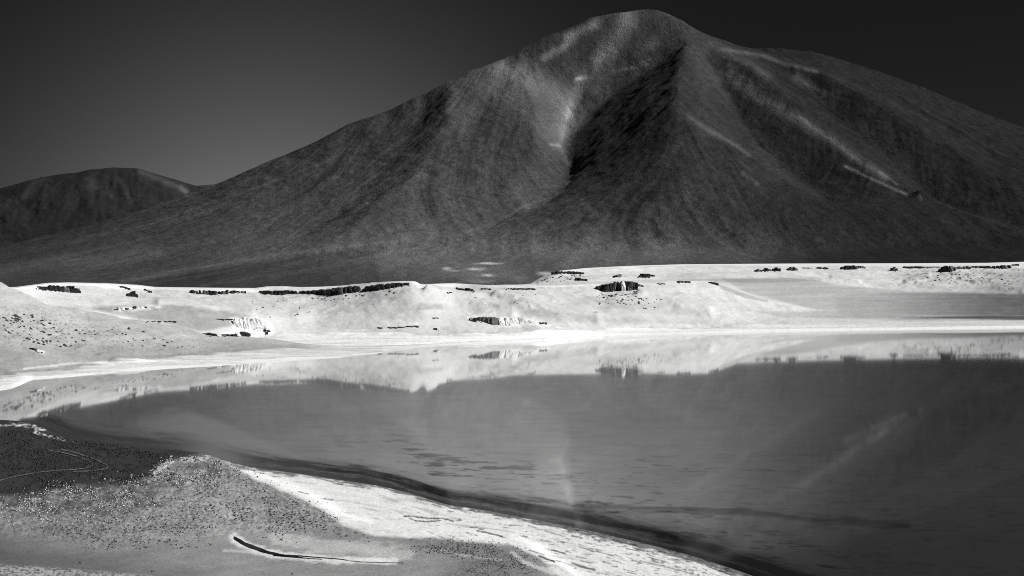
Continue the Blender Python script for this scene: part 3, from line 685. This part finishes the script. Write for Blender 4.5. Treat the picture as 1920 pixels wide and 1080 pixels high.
def lagoon():
    px = cols([(-1500, -20, 20), (-20, 1940, 3.2), (1940, 3200, 20)])
    py = np.concatenate([np.linspace(588, 760, 90), np.linspace(760, 1110, 190)[1:], np.array([1140, 1200, 1300, 1450])])
    PX, PY = np.meshgrid(px, py)
    D = F * H / (PY - YH); X = (PX - 960) / F * D
    ns = nsf(PX)
    up = ns - PY                                   # rows above the near waterline
    along = PX + (PY - 800) * .5
    A = .22 + .27 * np.exp(-((PX - 930) / 420) ** 2) * (.75 + .35 * fbm(PX / 300, PY / 60, 3, 501))
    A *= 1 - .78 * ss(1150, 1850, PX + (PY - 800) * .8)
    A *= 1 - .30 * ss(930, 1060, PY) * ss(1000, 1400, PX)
    A *= (.86 + .28 * fbs(PX / 45, PY / 3.2, 4, 502, .65)) * (.9 + .2 * fbm(PX / 70, PY / 24, 4, 508))
    # weed and shallows along the near shore
    wv = (fbs(along / 120, up / 8, 4, 503, .6) - .5) + .45 * (fbs(along / 22, up / 2.5, 3, 509, .6) - .5)
    c = 26 + 10 * ss(300, 1200, PX); wd = 13 + 8 * ss(600, 1300, PX)
    band = np.exp(-((up - 15 - 6 * ss(600, 1300, PX) + wv * 22) / wd) ** 2)
    band = np.maximum(band, ss(14, 4, up + wv * 16) * .9) * (1 - .75 * np.exp(-((PX - 400) / 60) ** 2))
    A *= 1 - .97 * band
    st = ss(.60, .72, fbs((PX + up * 1.5) / 75, (PY - PX * .035) / 5.0, 4, 504, .55)) * ss(130, 70, up) * ss(10, 40, up) * ss(560, 800, PX)
    A *= 1 - .55 * st
    st = ss(.66, .74, fbs(PX / 30, PY / 2.6, 3, 505, .55)) * ss(820, 880, PY) * ss(640, 760, PX)
    A *= 1 - .25 * st
    d, p = pdist(PX, PY, [(1080, 948), (1250, 955), (1380, 958), (1500, 972), (1700, 985)])
    A *= 1 - .45 * ss(10, 2, d + (fbs(PX / 50, PY / 4, 3, 506) - .5) * 14)
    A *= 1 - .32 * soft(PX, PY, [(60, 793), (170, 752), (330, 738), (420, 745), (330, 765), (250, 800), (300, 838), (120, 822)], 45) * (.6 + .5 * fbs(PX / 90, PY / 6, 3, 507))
    A = np.clip(A, .012, .5)
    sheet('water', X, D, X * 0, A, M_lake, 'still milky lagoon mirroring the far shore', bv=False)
lagoon()

vv = []; pp = []; o_ = 0
for v, p in BV:
    vv += v; pp += [tuple(i + o_ for i in q) for q in p]; o_ += len(v)
TREE = BVHTree.FromPolygons(vv, pp)
def hit(px, py):
    d = Vector(((px - 960) / F, 1.0, -(py - YH) / F)).normalized()
    r = TREE.ray_cast(Vector((0, 0, H)), d)
    return r[0]
def down(x, y):
    r = TREE.ray_cast(Vector((x, y, 3000)), Vector((0, 0, -1)))
    return r[0].z if r[0] else 0.0

# ------------------------------------------------------------------ rocks
def rock_mesh(name, seed, sub=2, boxy=0.0, mat=None, rough=.22):
    import bmesh
    bm = bmesh.new()
    if boxy:
        bmesh.ops.create_cube(bm, size=2.0)
        bmesh.ops.subdivide_edges(bm, edges=bm.edges[:], cuts=sub, use_grid_fill=True)
    else:
        bmesh.ops.create_icosphere(bm, subdivisions=sub, radius=1.0)
    r = random.Random(seed)
    planes = []
    for _ in range(7):
        n = Vector((r.uniform(-1, 1), r.uniform(-1, 1), r.uniform(-.7, 1))).normalized(); planes.append((n, r.uniform(.62, .9) * (1.35 if boxy else 1)))
    from mathutils import noise
    for v in bm.verts:
        c = v.co.copy()
        if not boxy: c *= 1.15
        for n, d in planes:
            e = c.dot(n) - d
            if e > 0: c -= n * e * .92
        c += noise.noise_vector(v.co * 1.7 + Vector((seed * 3.1, 0, 0))) * rough
        if boxy:
            c.x += noise.noise(Vector((seed * 2.0, 0, v.co.z * 1.5))) * .25
        v.co = c
    me = bpy.data.meshes.new(name); bm.to_mesh(me); bm.free()
    me.materials.append(mat)
    return me
BM = [rock_mesh('boulder', i, 2, 0, M_boul) for i in range(7)]
CM = {k: [rock_mesh('rock_face', 20 + i, 3, 1, m, .20) for i in range(6)] for k, m in (('dark', M_dark), ('mid', M_mid), ('pale', M_pale))}
def empty(name, loc, label, cat, group=None):
    o = bpy.data.objects.new(name, None); COL.objects.link(o); o.location = loc
    o['label'] = label; o['category'] = cat
    if group: o['group'] = group
    return o
def outcrop(label, prof, tone='dark', cw=(4, 8), prot=.35, yaw=None, tones=None, gap=0.0, cat='rock outcrop', name='rock_outcrop', deep=1.0, lean=0.0, jag=.25):
    """a band of rock: prof = [(column, top row, bottom row)...]; the blocks stand on the slope found there"""
    x0, x1 = prof[0][0], prof[-1][0]
    xs = []; x = x0
    while x < x1:
        wd = min(random.uniform(*cw), x1 - x + .5); xs.append((x + wd / 2, wd)); x += wd + (random.uniform(0, gap) if gap else 0)
    hs = []
    for c, wd in xs:
        h = hit(c, np.interp(c, [p[0] for p in prof], [p[2] for p in prof]))
        hs.append(h.y if h else None)
    good = [h for h in hs if h]
    if not good: return
    med = float(np.median(good))
    hs = [h if h and abs(h - med) < .12 * med else med for h in hs]
    if len(hs) > 4: hs = list(blur(np.array(hs), 2, 0))
    cx = (x0 + x1) / 2; Dm = hs[len(hs) // 2]
    yb = float(np.interp(cx, [p[0] for p in prof], [p[2] for p in prof]))
    root = empty(name, to_world(cx, Dm, zof(yb, Dm)), label, cat)
    rl = Vector(root.location)
    for i, (c, wd) in enumerate(xs):
        D = hs[i]
        a = float(np.interp(c, [p[0] for p in prof], [p[1] for p in prof])); b = float(np.interp(c, [p[0] for p in prof], [p[2] for p in prof]))
        a += random.uniform(0, jag) * (b - a) * .75; b -= random.uniform(-.15, 1) * jag * (b - a) * .45
        hgt = (b - a) / F * D; wx = wd / F * D
        th = max(hgt * 1.3 * deep, wx * .8)
        j = max(0, i - 1); k = min(len(xs) - 1, i + 1)
        dx = (xs[k][0] - xs[j][0]) / F * D; yw = math.atan2(hs[k] - hs[j], dx) if k > j else 0
        yw = max(-.9, min(.9, yw)) if yaw is None else yaw
        o = bpy.data.objects.new('rock_face', random.choice(CM[tones[i % len(tones)] if tones else ('mid' if tone == 'dark' and random.random() < .14 else tone)]))
        COL.objects.link(o); o.parent = root
        p = random.uniform(0, prot) * hgt
        bury = hgt * .35
        wx_, wy_, wz_ = to_world(c, D + th * .5 - p, zof((a + b) / 2, D) - bury * .5)
        o.location = Vector((wx_, wy_, wz_)) - rl
        o.rotation_euler = (random.uniform(-.06, .06) + lean, random.uniform(-.08, .08), yw + random.uniform(-.15, .15))
        o.scale = (wx * .62, th * .55, (hgt + bury) * .54)
        if (tones[i % len(tones)] if tones else tone) == 'pale' and tones: o['label'] = 'pale pillar'
        for _ in range(random.choice((0, 1, 1, 2)) if i else 1):
            q = random.uniform(.9, 2.0); fx = c + random.uniform(-wd, wd); fy = b + random.uniform(.2, 1.5)
            h = hit(fx, fy)
            if h and abs(h.y - D) < .1 * D:
                g = bpy.data.objects.new('fallen_stone', random.choice(BM)); COL.objects.link(g); g.parent = root
                r = q / F * D; g.location = h - rl; g.scale = (r * 1.2, r, r * .7); g.rotation_euler = (random.uniform(-.4, .4), random.uniform(-.4, .4), random.uniform(0, 6))
    return root

def ledge(label, x0, x1, y0, y1, tone='dark', **k):
    return outcrop(label, [(x0, y0, y1), (x1, y0, y1)], tone, **k)

outcrop('craggy dark outcrop of two layers on the rim at far left', [(68, 536, 541), (80, 535.5, 543), (105, 535, 545), (125, 536, 547), (140, 537, 549), (150, 544, 549)], cw=(3, 7), prot=.5, jag=.5)
outcrop('small dark pyramid-shaped crag alone on the slope below the left rim', [(238, 552, 556), (243, 547, 556), (250, 546, 556), (258, 553, 557)], cw=(3, 6))
outcrop('thin dark ledge just above the pyramid-shaped crag', [(223, 535.5, 537.5), (234, 537, 541), (243, 540, 543)], cw=(3, 5))
outcrop('short broken dark ledge where the left rim dips to the low plateau', [(270, 541, 543), (276, 543, 546.5), (284, 546, 549)], cw=(3, 4))
outcrop('broken colonnade of dark rock pillars on the low rim, left of the bluff', [(357, 544, 549), (372, 544, 551), (400, 544, 553), (414, 545, 553), (425, 544, 550), (460, 545, 549)], cw=(3, 5.5), gap=5, jag=.3)
outcrop('dark rock band under the low swelling of the rim', [(487, 545, 547.5), (500, 545, 552), (526, 545, 553.5), (534, 544, 551), (556, 545, 551)], cw=(4, 7), gap=1.6)
outcrop('long black cliff forming the left half of the flat-topped bluff', [(561, 546, 550.5), (585, 544.5, 552), (615, 542, 552), (628, 540.5, 554), (645, 538.5, 551), (660, 536.8, 549), (674, 536.3, 546)], cw=(6, 10), prot=.2, jag=.12, yaw=-.35)
outcrop('black cliff under the high point of the flat-topped bluff', [(680, 543, 545), (690, 537, 546), (705, 533.5, 544.5), (725, 532, 542), (745, 530.5, 538), (760, 530.3, 535.5), (766, 531, 534)], cw=(6, 10), prot=.2, jag=.12, yaw=-.35)
outcrop('dark notched outcrop on the rim right of the flat-topped bluff', [(855, 539, 541), (860, 539, 544.5), (868, 540, 545), (878, 538.5, 544), (885, 541, 546), (889, 545, 547.5)], cw=(3, 6), gap=1.2, jag=.5)
ledge('tiny dark ledge left of the notched outcrop', 836, 847, 547.5, 549.3, cw=(3, 5))
ledge('small dark ledge on the rim between two longer rock bands', 902, 919, 540.3, 542.6, cw=(2, 4), gap=1.6)
outcrop('thin broken dark ledge along the low centre rim', [(945, 540, 542), (975, 540.3, 542.8), (1003, 540.3, 543.5)], cw=(3, 6), gap=1.2)
outcrop('black rock cap at the left end of the right-hand plateau', [(1035, 510.5, 515), (1042, 508.7, 515), (1060, 508.3, 512), (1080, 509, 514), (1094, 511, 513)], cw=(4, 7), jag=.3)
outcrop('small dark crag below the black rock cap', [(1078, 522, 525), (1083, 519.8, 526), (1090, 522, 526), (1100, 523, 527)], cw=(3, 6))
outcrop('smaller of two dark crags above the big columned block', [(1149, 517.5, 521), (1156, 515, 520), (1163, 514, 518)], cw=(3, 5))
outcrop('larger dark crag above the big columned block', [(1198, 519, 520.5), (1203, 512.5, 520.5), (1212, 513, 521), (1222, 515, 518.5), (1226, 516, 517.5)], cw=(4, 7))
outcrop('big columned block of dark rock with sunlit streaks painted as pale pillars, right of centre', [(1117, 538, 541), (1124, 535, 545), (1135, 533, 546), (1150, 529, 545.5), (1165, 527.5, 544.5), (1180, 528, 543.5), (1193, 529.5, 543)], cw=(5, 8), prot=.55, jag=.15, tones=['dark', 'dark', 'dark', 'mid', 'dark', 'mid', 'dark', 'pale', 'dark', 'mid', 'dark', 'dark'])  # paler tones stand for column sides that catch the sun
outcrop('slanting dark slab at the right end of the columned block', [(1195, 532, 536), (1205, 535.5, 538)], cw=(5, 6))
ledge('sliver of dark rock right of the columned block', 1233, 1246, 531.2, 532.8, cw=(5, 7))
ledge('flat dark ledge on the crest between the block and the notch', 1268, 1294, 526.8, 529.4, cw=(6, 9))
outcrop('black wedge of rock where the crest breaks and falls to the right', [(1328, 528, 529.5), (1336, 528.5, 532.5), (1346, 530.5, 534.5)], cw=(5, 7))
for lab, x0, x1, a, b in [('leftmost of four black rounded crags under the plateau rim', 1414, 1428, 504.2, 509.2), ('second black rounded crag from the left under the plateau rim', 1430, 1445, 502.8, 508.2),
                          ('third and roundest black crag from the left under the plateau rim', 1448, 1462, 501.2, 508), ('rightmost of four black rounded crags under the plateau rim', 1475, 1494, 500.5, 506.8)]:
    m_ = (x0 + x1) / 2
    outcrop(lab, [(x0, b - 1.6, b), (x0 + 4, a + .7, b), (m_, a, b), (x1 - 4, a + .3, b), (x1, b - 2, b)], cw=(4, 6), jag=.08)
ledge('pale broken ledge between black crags under the plateau rim', 1504, 1518, 501.5, 503.2, tone='mid', cw=(3, 5), gap=1)
ledge('thin slanting dark ledge under the plateau rim', 1531, 1552, 500.4, 504, cw=(4, 6), jag=.5)
outcrop('black square crag hard under the plateau rim', [(1576, 503, 504.5), (1583, 498, 505.5), (1600, 497.6, 505.3), (1604, 499, 504.5)], cw=(5, 8), jag=.08)
ledge('jagged grey crag touching the right side of the black square crag', 1604, 1622, 498.5, 503, tone='mid', cw=(3, 4), gap=1.2, jag=.6)
outcrop('small black crag alone under the plateau rim', [(1670, 504, 507), (1675, 499.7, 507.4), (1682, 504.5, 507.6)], cw=(4, 5), jag=.1)
ledge('long thin black ledge left of the largest plateau crag', 1693, 1728, 499.3, 503, cw=(6, 9), jag=.2)
ledge('faint grey ledge joining the largest plateau crag on its left', 1730, 1762, 500, 501.8, tone='mid', cw=(5, 8))
outcrop('largest black crag under the plateau rim, at far right', [(1760, 507, 509.5), (1767, 500, 510), (1780, 498, 509.5), (1786, 500, 507.5), (1789, 504, 506.5)], cw=(5, 8), jag=.08)
ledge('row of small jagged grey crags right of the largest plateau crag', 1791, 1820, 498.8, 504, tone='mid', cw=(3, 5), gap=2.5, jag=.6)
outcrop('long black rock band under the rim at the right edge', [(1822, 498.8, 500.8), (1840, 499, 503), (1856, 499, 503.5), (1875, 497.5, 503.6), (1892, 497, 502.5), (1895, 499, 500)], cw=(6, 9), jag=.15)
ledge('last short black ledge at the right end of the plateau rim', 1897, 1909, 494.8, 498.2, cw=(5, 6))
# pale blocks low on the slopes
def lens():
    root = outcrop('low two-faced rock bluff above the beach, left face greyed for shade, right face white', [(896, 595, 601), (905, 595, 603), (916, 595.3, 607), (930, 596, 610.5)], tone='mid', cw=(6, 8), prot=.1, jag=.03, yaw=-.85, deep=.9)  # shade of the left face put into the colour: grey rock beside pale
    r2 = outcrop('tmp', [(932, 596, 610.5), (945, 596.5, 610), (955, 597, 608.5), (972, 596.5, 606.5)], tone='pale', cw=(8, 11), prot=.15, jag=.05, yaw=.75, deep=.9)
    for c in list(r2.children):
        c.parent = root; c.location = c.location + r2.location - root.location; c['label'] = 'white right-hand face'
    bpy.data.objects.remove(r2)
lens()
outcrop('small white fin of rock at the left end of the two-faced bluff', [(880, 597, 601), (885, 595, 602), (892, 596, 603)], tones=['dark', 'pale', 'mid'], cw=(3, 4))
outcrop('white slab right of the two-faced bluff', [(976, 596, 604), (984, 597, 603), (994, 600, 603.5)], tones=['pale', 'pale'], cw=(7, 9), yaw=.6)
ledge('two dark stones at the right end of the white slab', 1012, 1024, 604, 607.5, cw=(3, 5), gap=3)
outcrop('tall white weathered rock wall on the left slope', [(438, 597, 612), (448, 596, 612), (466, 596, 613), (482, 596.5, 613), (492, 602, 615), (497, 606, 616)], tone='pale', cw=(6, 10), prot=.7, jag=.2, yaw=.45, deep=.8)
outcrop('undercut pale ledge below the tall white rock wall', [(378, 623.5, 625.5), (400, 624.5, 630), (420, 624.5, 631), (446, 625, 630.5)], tones=['mid', 'dark', 'dark', 'pale'], cw=(6, 12), jag=.5)
outcrop('dark cave below the tall white wall, its shade drawn as black rock', [(450, 621.5, 629), (458, 622.5, 630), (468, 625, 630)], cw=(6, 8), yaw=-.5, jag=.1)  # darkness of the cave modelled as a solid black rock
outcrop('thin black capstone ledge below the tall white wall, right end', [(493, 618.5, 621), (505, 618.5, 621)], cw=(6, 7), jag=.1)
outcrop('small dark post of rock under the black capstone ledge', [(498, 622, 627), (502, 622, 627)], cw=(4, 5), jag=.1)
ledge('long thin dark ledge running left from the white wall', 398, 436, 598, 599.6, cw=(7, 10))
ledge('broken dark ledge farther left of the white wall', 275, 330, 601.8, 603.6, cw=(4, 7), gap=6)
outcrop('patchy white and dark layered rock in the grey hollow at left', [(213, 578, 582), (225, 576, 582), (240, 576, 580), (255, 573.5, 578), (275, 574, 577)], tones=['dark', 'pale', 'pale', 'dark', 'pale'], cw=(4, 8), gap=2, jag=.6)
for lab, x0, x1, y in [('leftmost slab of the broken ledge low on the cone slope', 708, 716, 615), ('long dark slab of the broken ledge low on the cone slope', 728, 742, 614.7), ('small slab in the middle of the broken ledge low on the cone slope', 746, 758, 614),
                       ('fourth slab from the left of the broken ledge low on the cone slope', 761, 772, 612.2), ('rightmost slab of the broken ledge low on the cone slope', 774, 784, 612)]:
    outcrop(lab, [(x0, y - 1.4, y + .8), (x1, y - 1.4, y + .8)], cw=(5, 8), jag=.2)
outcrop('black boulder with a white cap near the beach right of the broken ledge', [(813, 615.3, 618.7), (819, 615.3, 618.7)], cw=(6, 7), jag=.05)
ledge('thin grey ledge above the black boulder', 810, 822, 595.2, 596.8, tone='mid', cw=(4, 6))
outcrop('dark rock with a white flank above the left beach', [(57, 651.5, 654.5), (68, 654, 658)], cw=(5, 7))
outcrop('pale flank of the dark rock above the left beach', [(69, 655, 660), (82, 657, 661)], tone='pale', cw=(4, 7), jag=.5)

GR = {}
def boulder(px, py, s, label, group, flat_=.7, size='', where=''):
    p = hit(px, py)
    if not p: return
    o = bpy.data.objects.new('boulder', random.choice(BM)); COL.objects.link(o)
    r = s / F * p.y / 2
    o.location = p + Vector((0, 0, r * .25)); o.scale = (r * random.uniform(.85, 1.3), r * random.uniform(.8, 1.2), r * flat_ * random.uniform(.8, 1.2))
    o.rotation_euler = (random.uniform(-.3, .3), random.uniform(-.3, .3), random.uniform(0, 6.28))
    o['label'] = (size + ' ' + label + ', ' + where).strip(', ') if where else label; o['category'] = 'boulder'; o['group'] = group
def scatter(n, poly, smin, smax, label, group, bias=2.0):
    xs = [p[0] for p in poly]; ys = [p[1] for p in poly]; k = 0
    while k < n:
        x = random.uniform(min(xs), max(xs)); y = random.uniform(min(ys), max(ys))
        if not bool(inside(np.array(x), np.array(y), poly)): continue
        q = random.random() ** bias; u = (x - min(xs)) / (max(xs) - min(xs)); v = (y - min(ys)) / (max(ys) - min(ys))
        base = label.replace('small ', '', 1)
        boulder(x, y, smin + (smax - smin) * q, base, group, size='large' if q > .45 else ('tiny' if q < .08 else 'small'),
                where=('upper' if v < .5 else 'lower') + ' ' + ('left' if u < .33 else ('middle' if u < .67 else 'right')) + ' part'); k += 1
scatter(95, [(0, 592), (50, 588), (110, 600), (190, 622), (150, 645), (60, 640), (0, 628)], 2.2, 6, 'small boulder in the dense scatter on the left gravel slope', 'boulders scattered on the left slope')
scatter(16, [(2, 592), (40, 592), (42, 604), (10, 602)], 4, 8, 'dark block in the tight cluster at the left edge', 'blocks clustered at the left edge')
scatter(26, [(30, 630), (90, 640), (150, 652), (140, 658), (70, 645), (28, 636)], 3, 7, 'dark boulder lined up along the foot of the left slope', 'boulders lined along the foot of the left slope')
scatter(34, [(190, 612), (280, 618), (330, 640), (380, 650), (300, 655), (200, 640)], 2.5, 5, 'loose dark boulder on the right half of the left slope', 'loose boulders on the right half of the left slope')
scatter(62, [(1118, 549), (1190, 547), (1212, 560), (1225, 575), (1190, 574), (1150, 572), (1122, 572)], 2.2, 5.5, 'fallen block on the scree below the big columned block', 'fallen blocks below the columned block')
scatter(9, [(1205, 560), (1250, 562), (1248, 577), (1205, 580)], 2.5, 4.5, 'outlying block right of the scree below the columned block', 'outlying blocks right of the scree')
scatter(30, [(1000, 532), (1040, 518), (1095, 517), (1100, 524), (1060, 530)], 2, 4.5, 'small rock in the rubble below the black rock cap', 'rubble below the black rock cap')
scatter(24, [(560, 556), (640, 552), (760, 540), (740, 552), (600, 566)], 2.2, 4.2, 'fallen block at the foot of the black bluff cliff', 'fallen blocks below the bluff')
scatter(16, [(450, 560), (570, 565), (600, 600), (500, 595)], 2.0, 4.0, 'lone small boulder on the hollow slope left of the bluff', 'lone boulders on the hollow slope')
scatter(12, [(860, 550), (1040, 545), (1040, 582), (880, 575)], 2.0, 3.6, 'lone small boulder on the smooth slope below the centre rim', 'lone boulders below the centre rim')
scatter(30, [(1690, 510), (1780, 512), (1900, 520), (1900, 545), (1800, 530), (1700, 526)], 2.2, 5, 'dark rock on the slope below the right plateau rim', 'rocks on the slope below the right plateau rim')

# ------------------------------------------------------------------ turf, shrubs, slough, tracks
def clump_cloud(name, label, poly, n, smin, smax, mat, hgt=.7, soften=14, kind='stuff'):
    """thousands of small spiky tussocks joined into one mesh"""
    xs = [p[0] for p in poly]; ys = [p[1] for p in poly]
    X = rng.uniform(min(xs), max(xs), n * 4); Y = rng.uniform(min(ys), max(ys), n * 4)
    keep = soft(X, Y, poly, soften) * (.05 + 1.3 * ss(.35, .7, fbm(X / 22, Y / 9, 4, 601))) > rng.random(n * 4)
    X, Y = X[keep][:n], Y[keep][:n]
    V, Fc = [], []
    for x, y in zip(X, Y):
        p = hit(float(x), float(y))
        if not p or p.y > 900: continue
        r = (smin + (smax * 1.35 - smin) * random.random() ** 2.2) / F * p.y * .5; k = len(V); a0 = random.random() * 6.28
        h = r * hgt * random.uniform(.7, 1.5)
        for j in range(6):
            a = a0 + j * 1.047; q = r * random.uniform(.7, 1.2)
            V.append((p.x + q * math.cos(a), p.y + q * math.sin(a), p.z - .05))
        for j in range(3):
            a = a0 + j * 2.09 + .4; q = r * random.uniform(.35, .7)
            V.append((p.x + q * math.cos(a), p.y + q * math.sin(a), p.z + h * random.uniform(.8, 1.3)))
        for j in range(6):
            t_ = k + 6 + (j // 2); Fc.append((k + j, k + (j + 1) % 6, t_))
        Fc += [(k + 1, k + 7, k + 6), (k + 2, k + 7, k + 1), (k + 4, k + 8, k + 7), (k + 6, k + 8, k + 5), (k + 6, k + 7, k + 8)]
    me = bpy.data.meshes.new(name); me.from_pydata(V, [], Fc); me.update(); me.materials.append(mat)
    o = bpy.data.objects.new(name, me); COL.objects.link(o); o['kind'] = kind; o['label'] = label
    return o
M_tuss = mat_rock('dark_tussock', .035, .5, 2.0, .05)
M_strw = mat_rock('straw_tussock', .62, .25, 2.0, .05)
M_shrb = mat_rock('dark_shrub', .05, .5, 2.0, .05)
clump_cloud('grass', 'dark tussock grass covering the near point', [(0, 806), (100, 822), (370, 853), (300, 875), (285, 900), (120, 912), (0, 925)], 5200, 1.8, 4.2, M_tuss)
clump_cloud('grass', 'dark tussocks scattered over the near gravel terrace', [(0, 900), (280, 870), (400, 855), (470, 895), (600, 965), (640, 990), (520, 1000), (400, 960), (380, 1030), (180, 1020), (0, 965)], 4600, 1.3, 3.4, M_shrb, soften=30)
clump_cloud('straw_grass', 'straw-white tussocks between the dark turf and the gravel', [(0, 945), (130, 905), (290, 890), (300, 865), (400, 856), (420, 880), (330, 930), (280, 955), (150, 985), (0, 985)], 1900, 1.2, 3.0, M_strw, soften=20)
clump_cloud('grass', 'fine dark stubble along the inner edge of the salt crust', [(760, 1010), (900, 1012), (980, 1035), (1020, 1080), (860, 1080), (900, 1050), (780, 1030)], 1300, 1.5, 2.8, M_shrb, soften=14)

def shrub_mesh(seed):
    import bmesh
    from mathutils import noise
    bm = bmesh.new(); bmesh.ops.create_icosphere(bm, subdivisions=2, radius=1)
    for v in bm.verts:
        v.co *= 1 + .55 * noise.noise(v.co * 3 + Vector((seed, 0, 0))) + random.uniform(-.15, .15)
        v.co.z = max(v.co.z, -.2)
    me = bpy.data.meshes.new('shrub'); bm.to_mesh(me); bm.free(); me.materials.append(M_shrb); return me
SM = [shrub_mesh(i) for i in range(4)]
for n_, poly, lab, gr in [(46, [(500, 945), (560, 940), (600, 965), (590, 990), (530, 1000), (505, 980)], 'round shrub among the close-set shrubs left of the salt', 'shrubs beside the salt flat'),
                          (15, [(590, 960), (620, 965), (690, 1000), (700, 1020), (600, 1010)], 'lone dark shrub on the bare gravel near the salt flat', 'lone shrubs on bare gravel')]:
    k = 0
    while k < n_:
        x, y = random.uniform(490, 710), random.uniform(935, 1025)
        if not bool(inside(np.array(x), np.array(y), poly)): continue
        p = hit(x, y); o = bpy.data.objects.new('shrub', random.choice(SM)); COL.objects.link(o)
        r = random.uniform(2.8, 4.6) / F * p.y / 2; o.location = p; o.scale = (r, r, r * .9); o.rotation_euler = (0, 0, random.uniform(0, 6))
        o['label'] = lab + (', nearer the lagoon' if y < 968 else ', nearer the foreground') + (' left' if x < 545 else ' right'); o['category'] = 'shrub'; o['group'] = gr; k += 1
for x, y, lab in [(548, 1077, 'single dark shrub at the bottom edge of the gravel'), (150, 1056, 'single small shrub in the grey hollow at lower left'), (285, 1072, 'single small shrub right of the lower left hollow')]:
    p = hit(x, y); o = bpy.data.objects.new('shrub', SM[0]); COL.objects.link(o); r = 4.4 / F * p.y / 2; o.location = p; o.scale = (r, r, r); o['label'] = lab; o['category'] = 'shrub'

def ribbon(name, line, w0, w1, mat, label, lift=.06, kind='structure', alb=.3):
    """a strip draped on the ground; widths in picture rows across"""
    n = 90; L = [np.interp(np.linspace(0, len(line) - 1, n), range(len(line)), [p[k] for p in line]) for k in (0, 1)]
    L = [blur(np.array(q), 3, 0) for q in L]
    R = []
    for i in range(n):
        u = i / (n - 1); wd = (w0[0] + (w0[1] - w0[0]) * u) if isinstance(w0, tuple) else w0
        if callable(w1): wd = w1(u)
        jj = random.uniform(-.3, .3)
        row = []
        for s in (-1, -.33, .33, 1):
            a = hit(float(L[0][i]), float(L[1][i] + s * wd / 2 + jj * (abs(s) == 1) * .6))
            row.append((a.x, a.y, a.z + lift))
        R.append(row)
    A = np.array(R)
    sheet(name, A[:, :, 0], A[:, :, 1], A[:, :, 2], A[:, :, 0] * 0 + alb, mat, label, bv=False, kind=kind)
M_brine = mat_water('dark_brine', .05, .004)
ribbon('pond', SLOUGH[:7], 0, lambda u: 1.4 + 5.6 * (min(1, (u * 9 + .15)) ** .5) * (1 - ss(.45, .98, u)) + .5 * math.sin(u * 37), M_brine, 'narrow dark brine pool ringed by white salt in the foreground', .10, alb=.012)
ribbon('stream', [(525, 1041), (560, 1042.5), (600, 1046), (640, 1049), (670, 1054), (760, 1056)], 0, lambda u: 1.5 - .8 * u, M_brine, 'upper thread of brine trickling from the pool', .12, alb=.012)
ribbon('stream', [(512, 1042), (560, 1046), (605, 1049.5)], 0, lambda u: 1.4 - .6 * u, M_brine, 'lower thread of brine trickling from the pool', .12, alb=.012)
for ln, lab in [([(88, 844), (112, 848), (140, 855), (165, 864), (175, 871), (168, 877), (145, 881), (105, 883), (60, 888), (25, 895), (0, 902), (-60, 912)], 'inner wheel rut of the looping track on the dark turf'),
                ([(112, 843), (140, 849), (165, 857), (190, 867), (201, 874), (203, 877), (192, 881), (170, 884), (135, 885)], 'outer wheel rut of the looping track on the dark turf')]:
    ribbon('track', ln, 0, lambda u: 1.5 + .7 * math.sin(u * 23) * math.sin(u * 57), M_near, lab, .2, alb=.14)
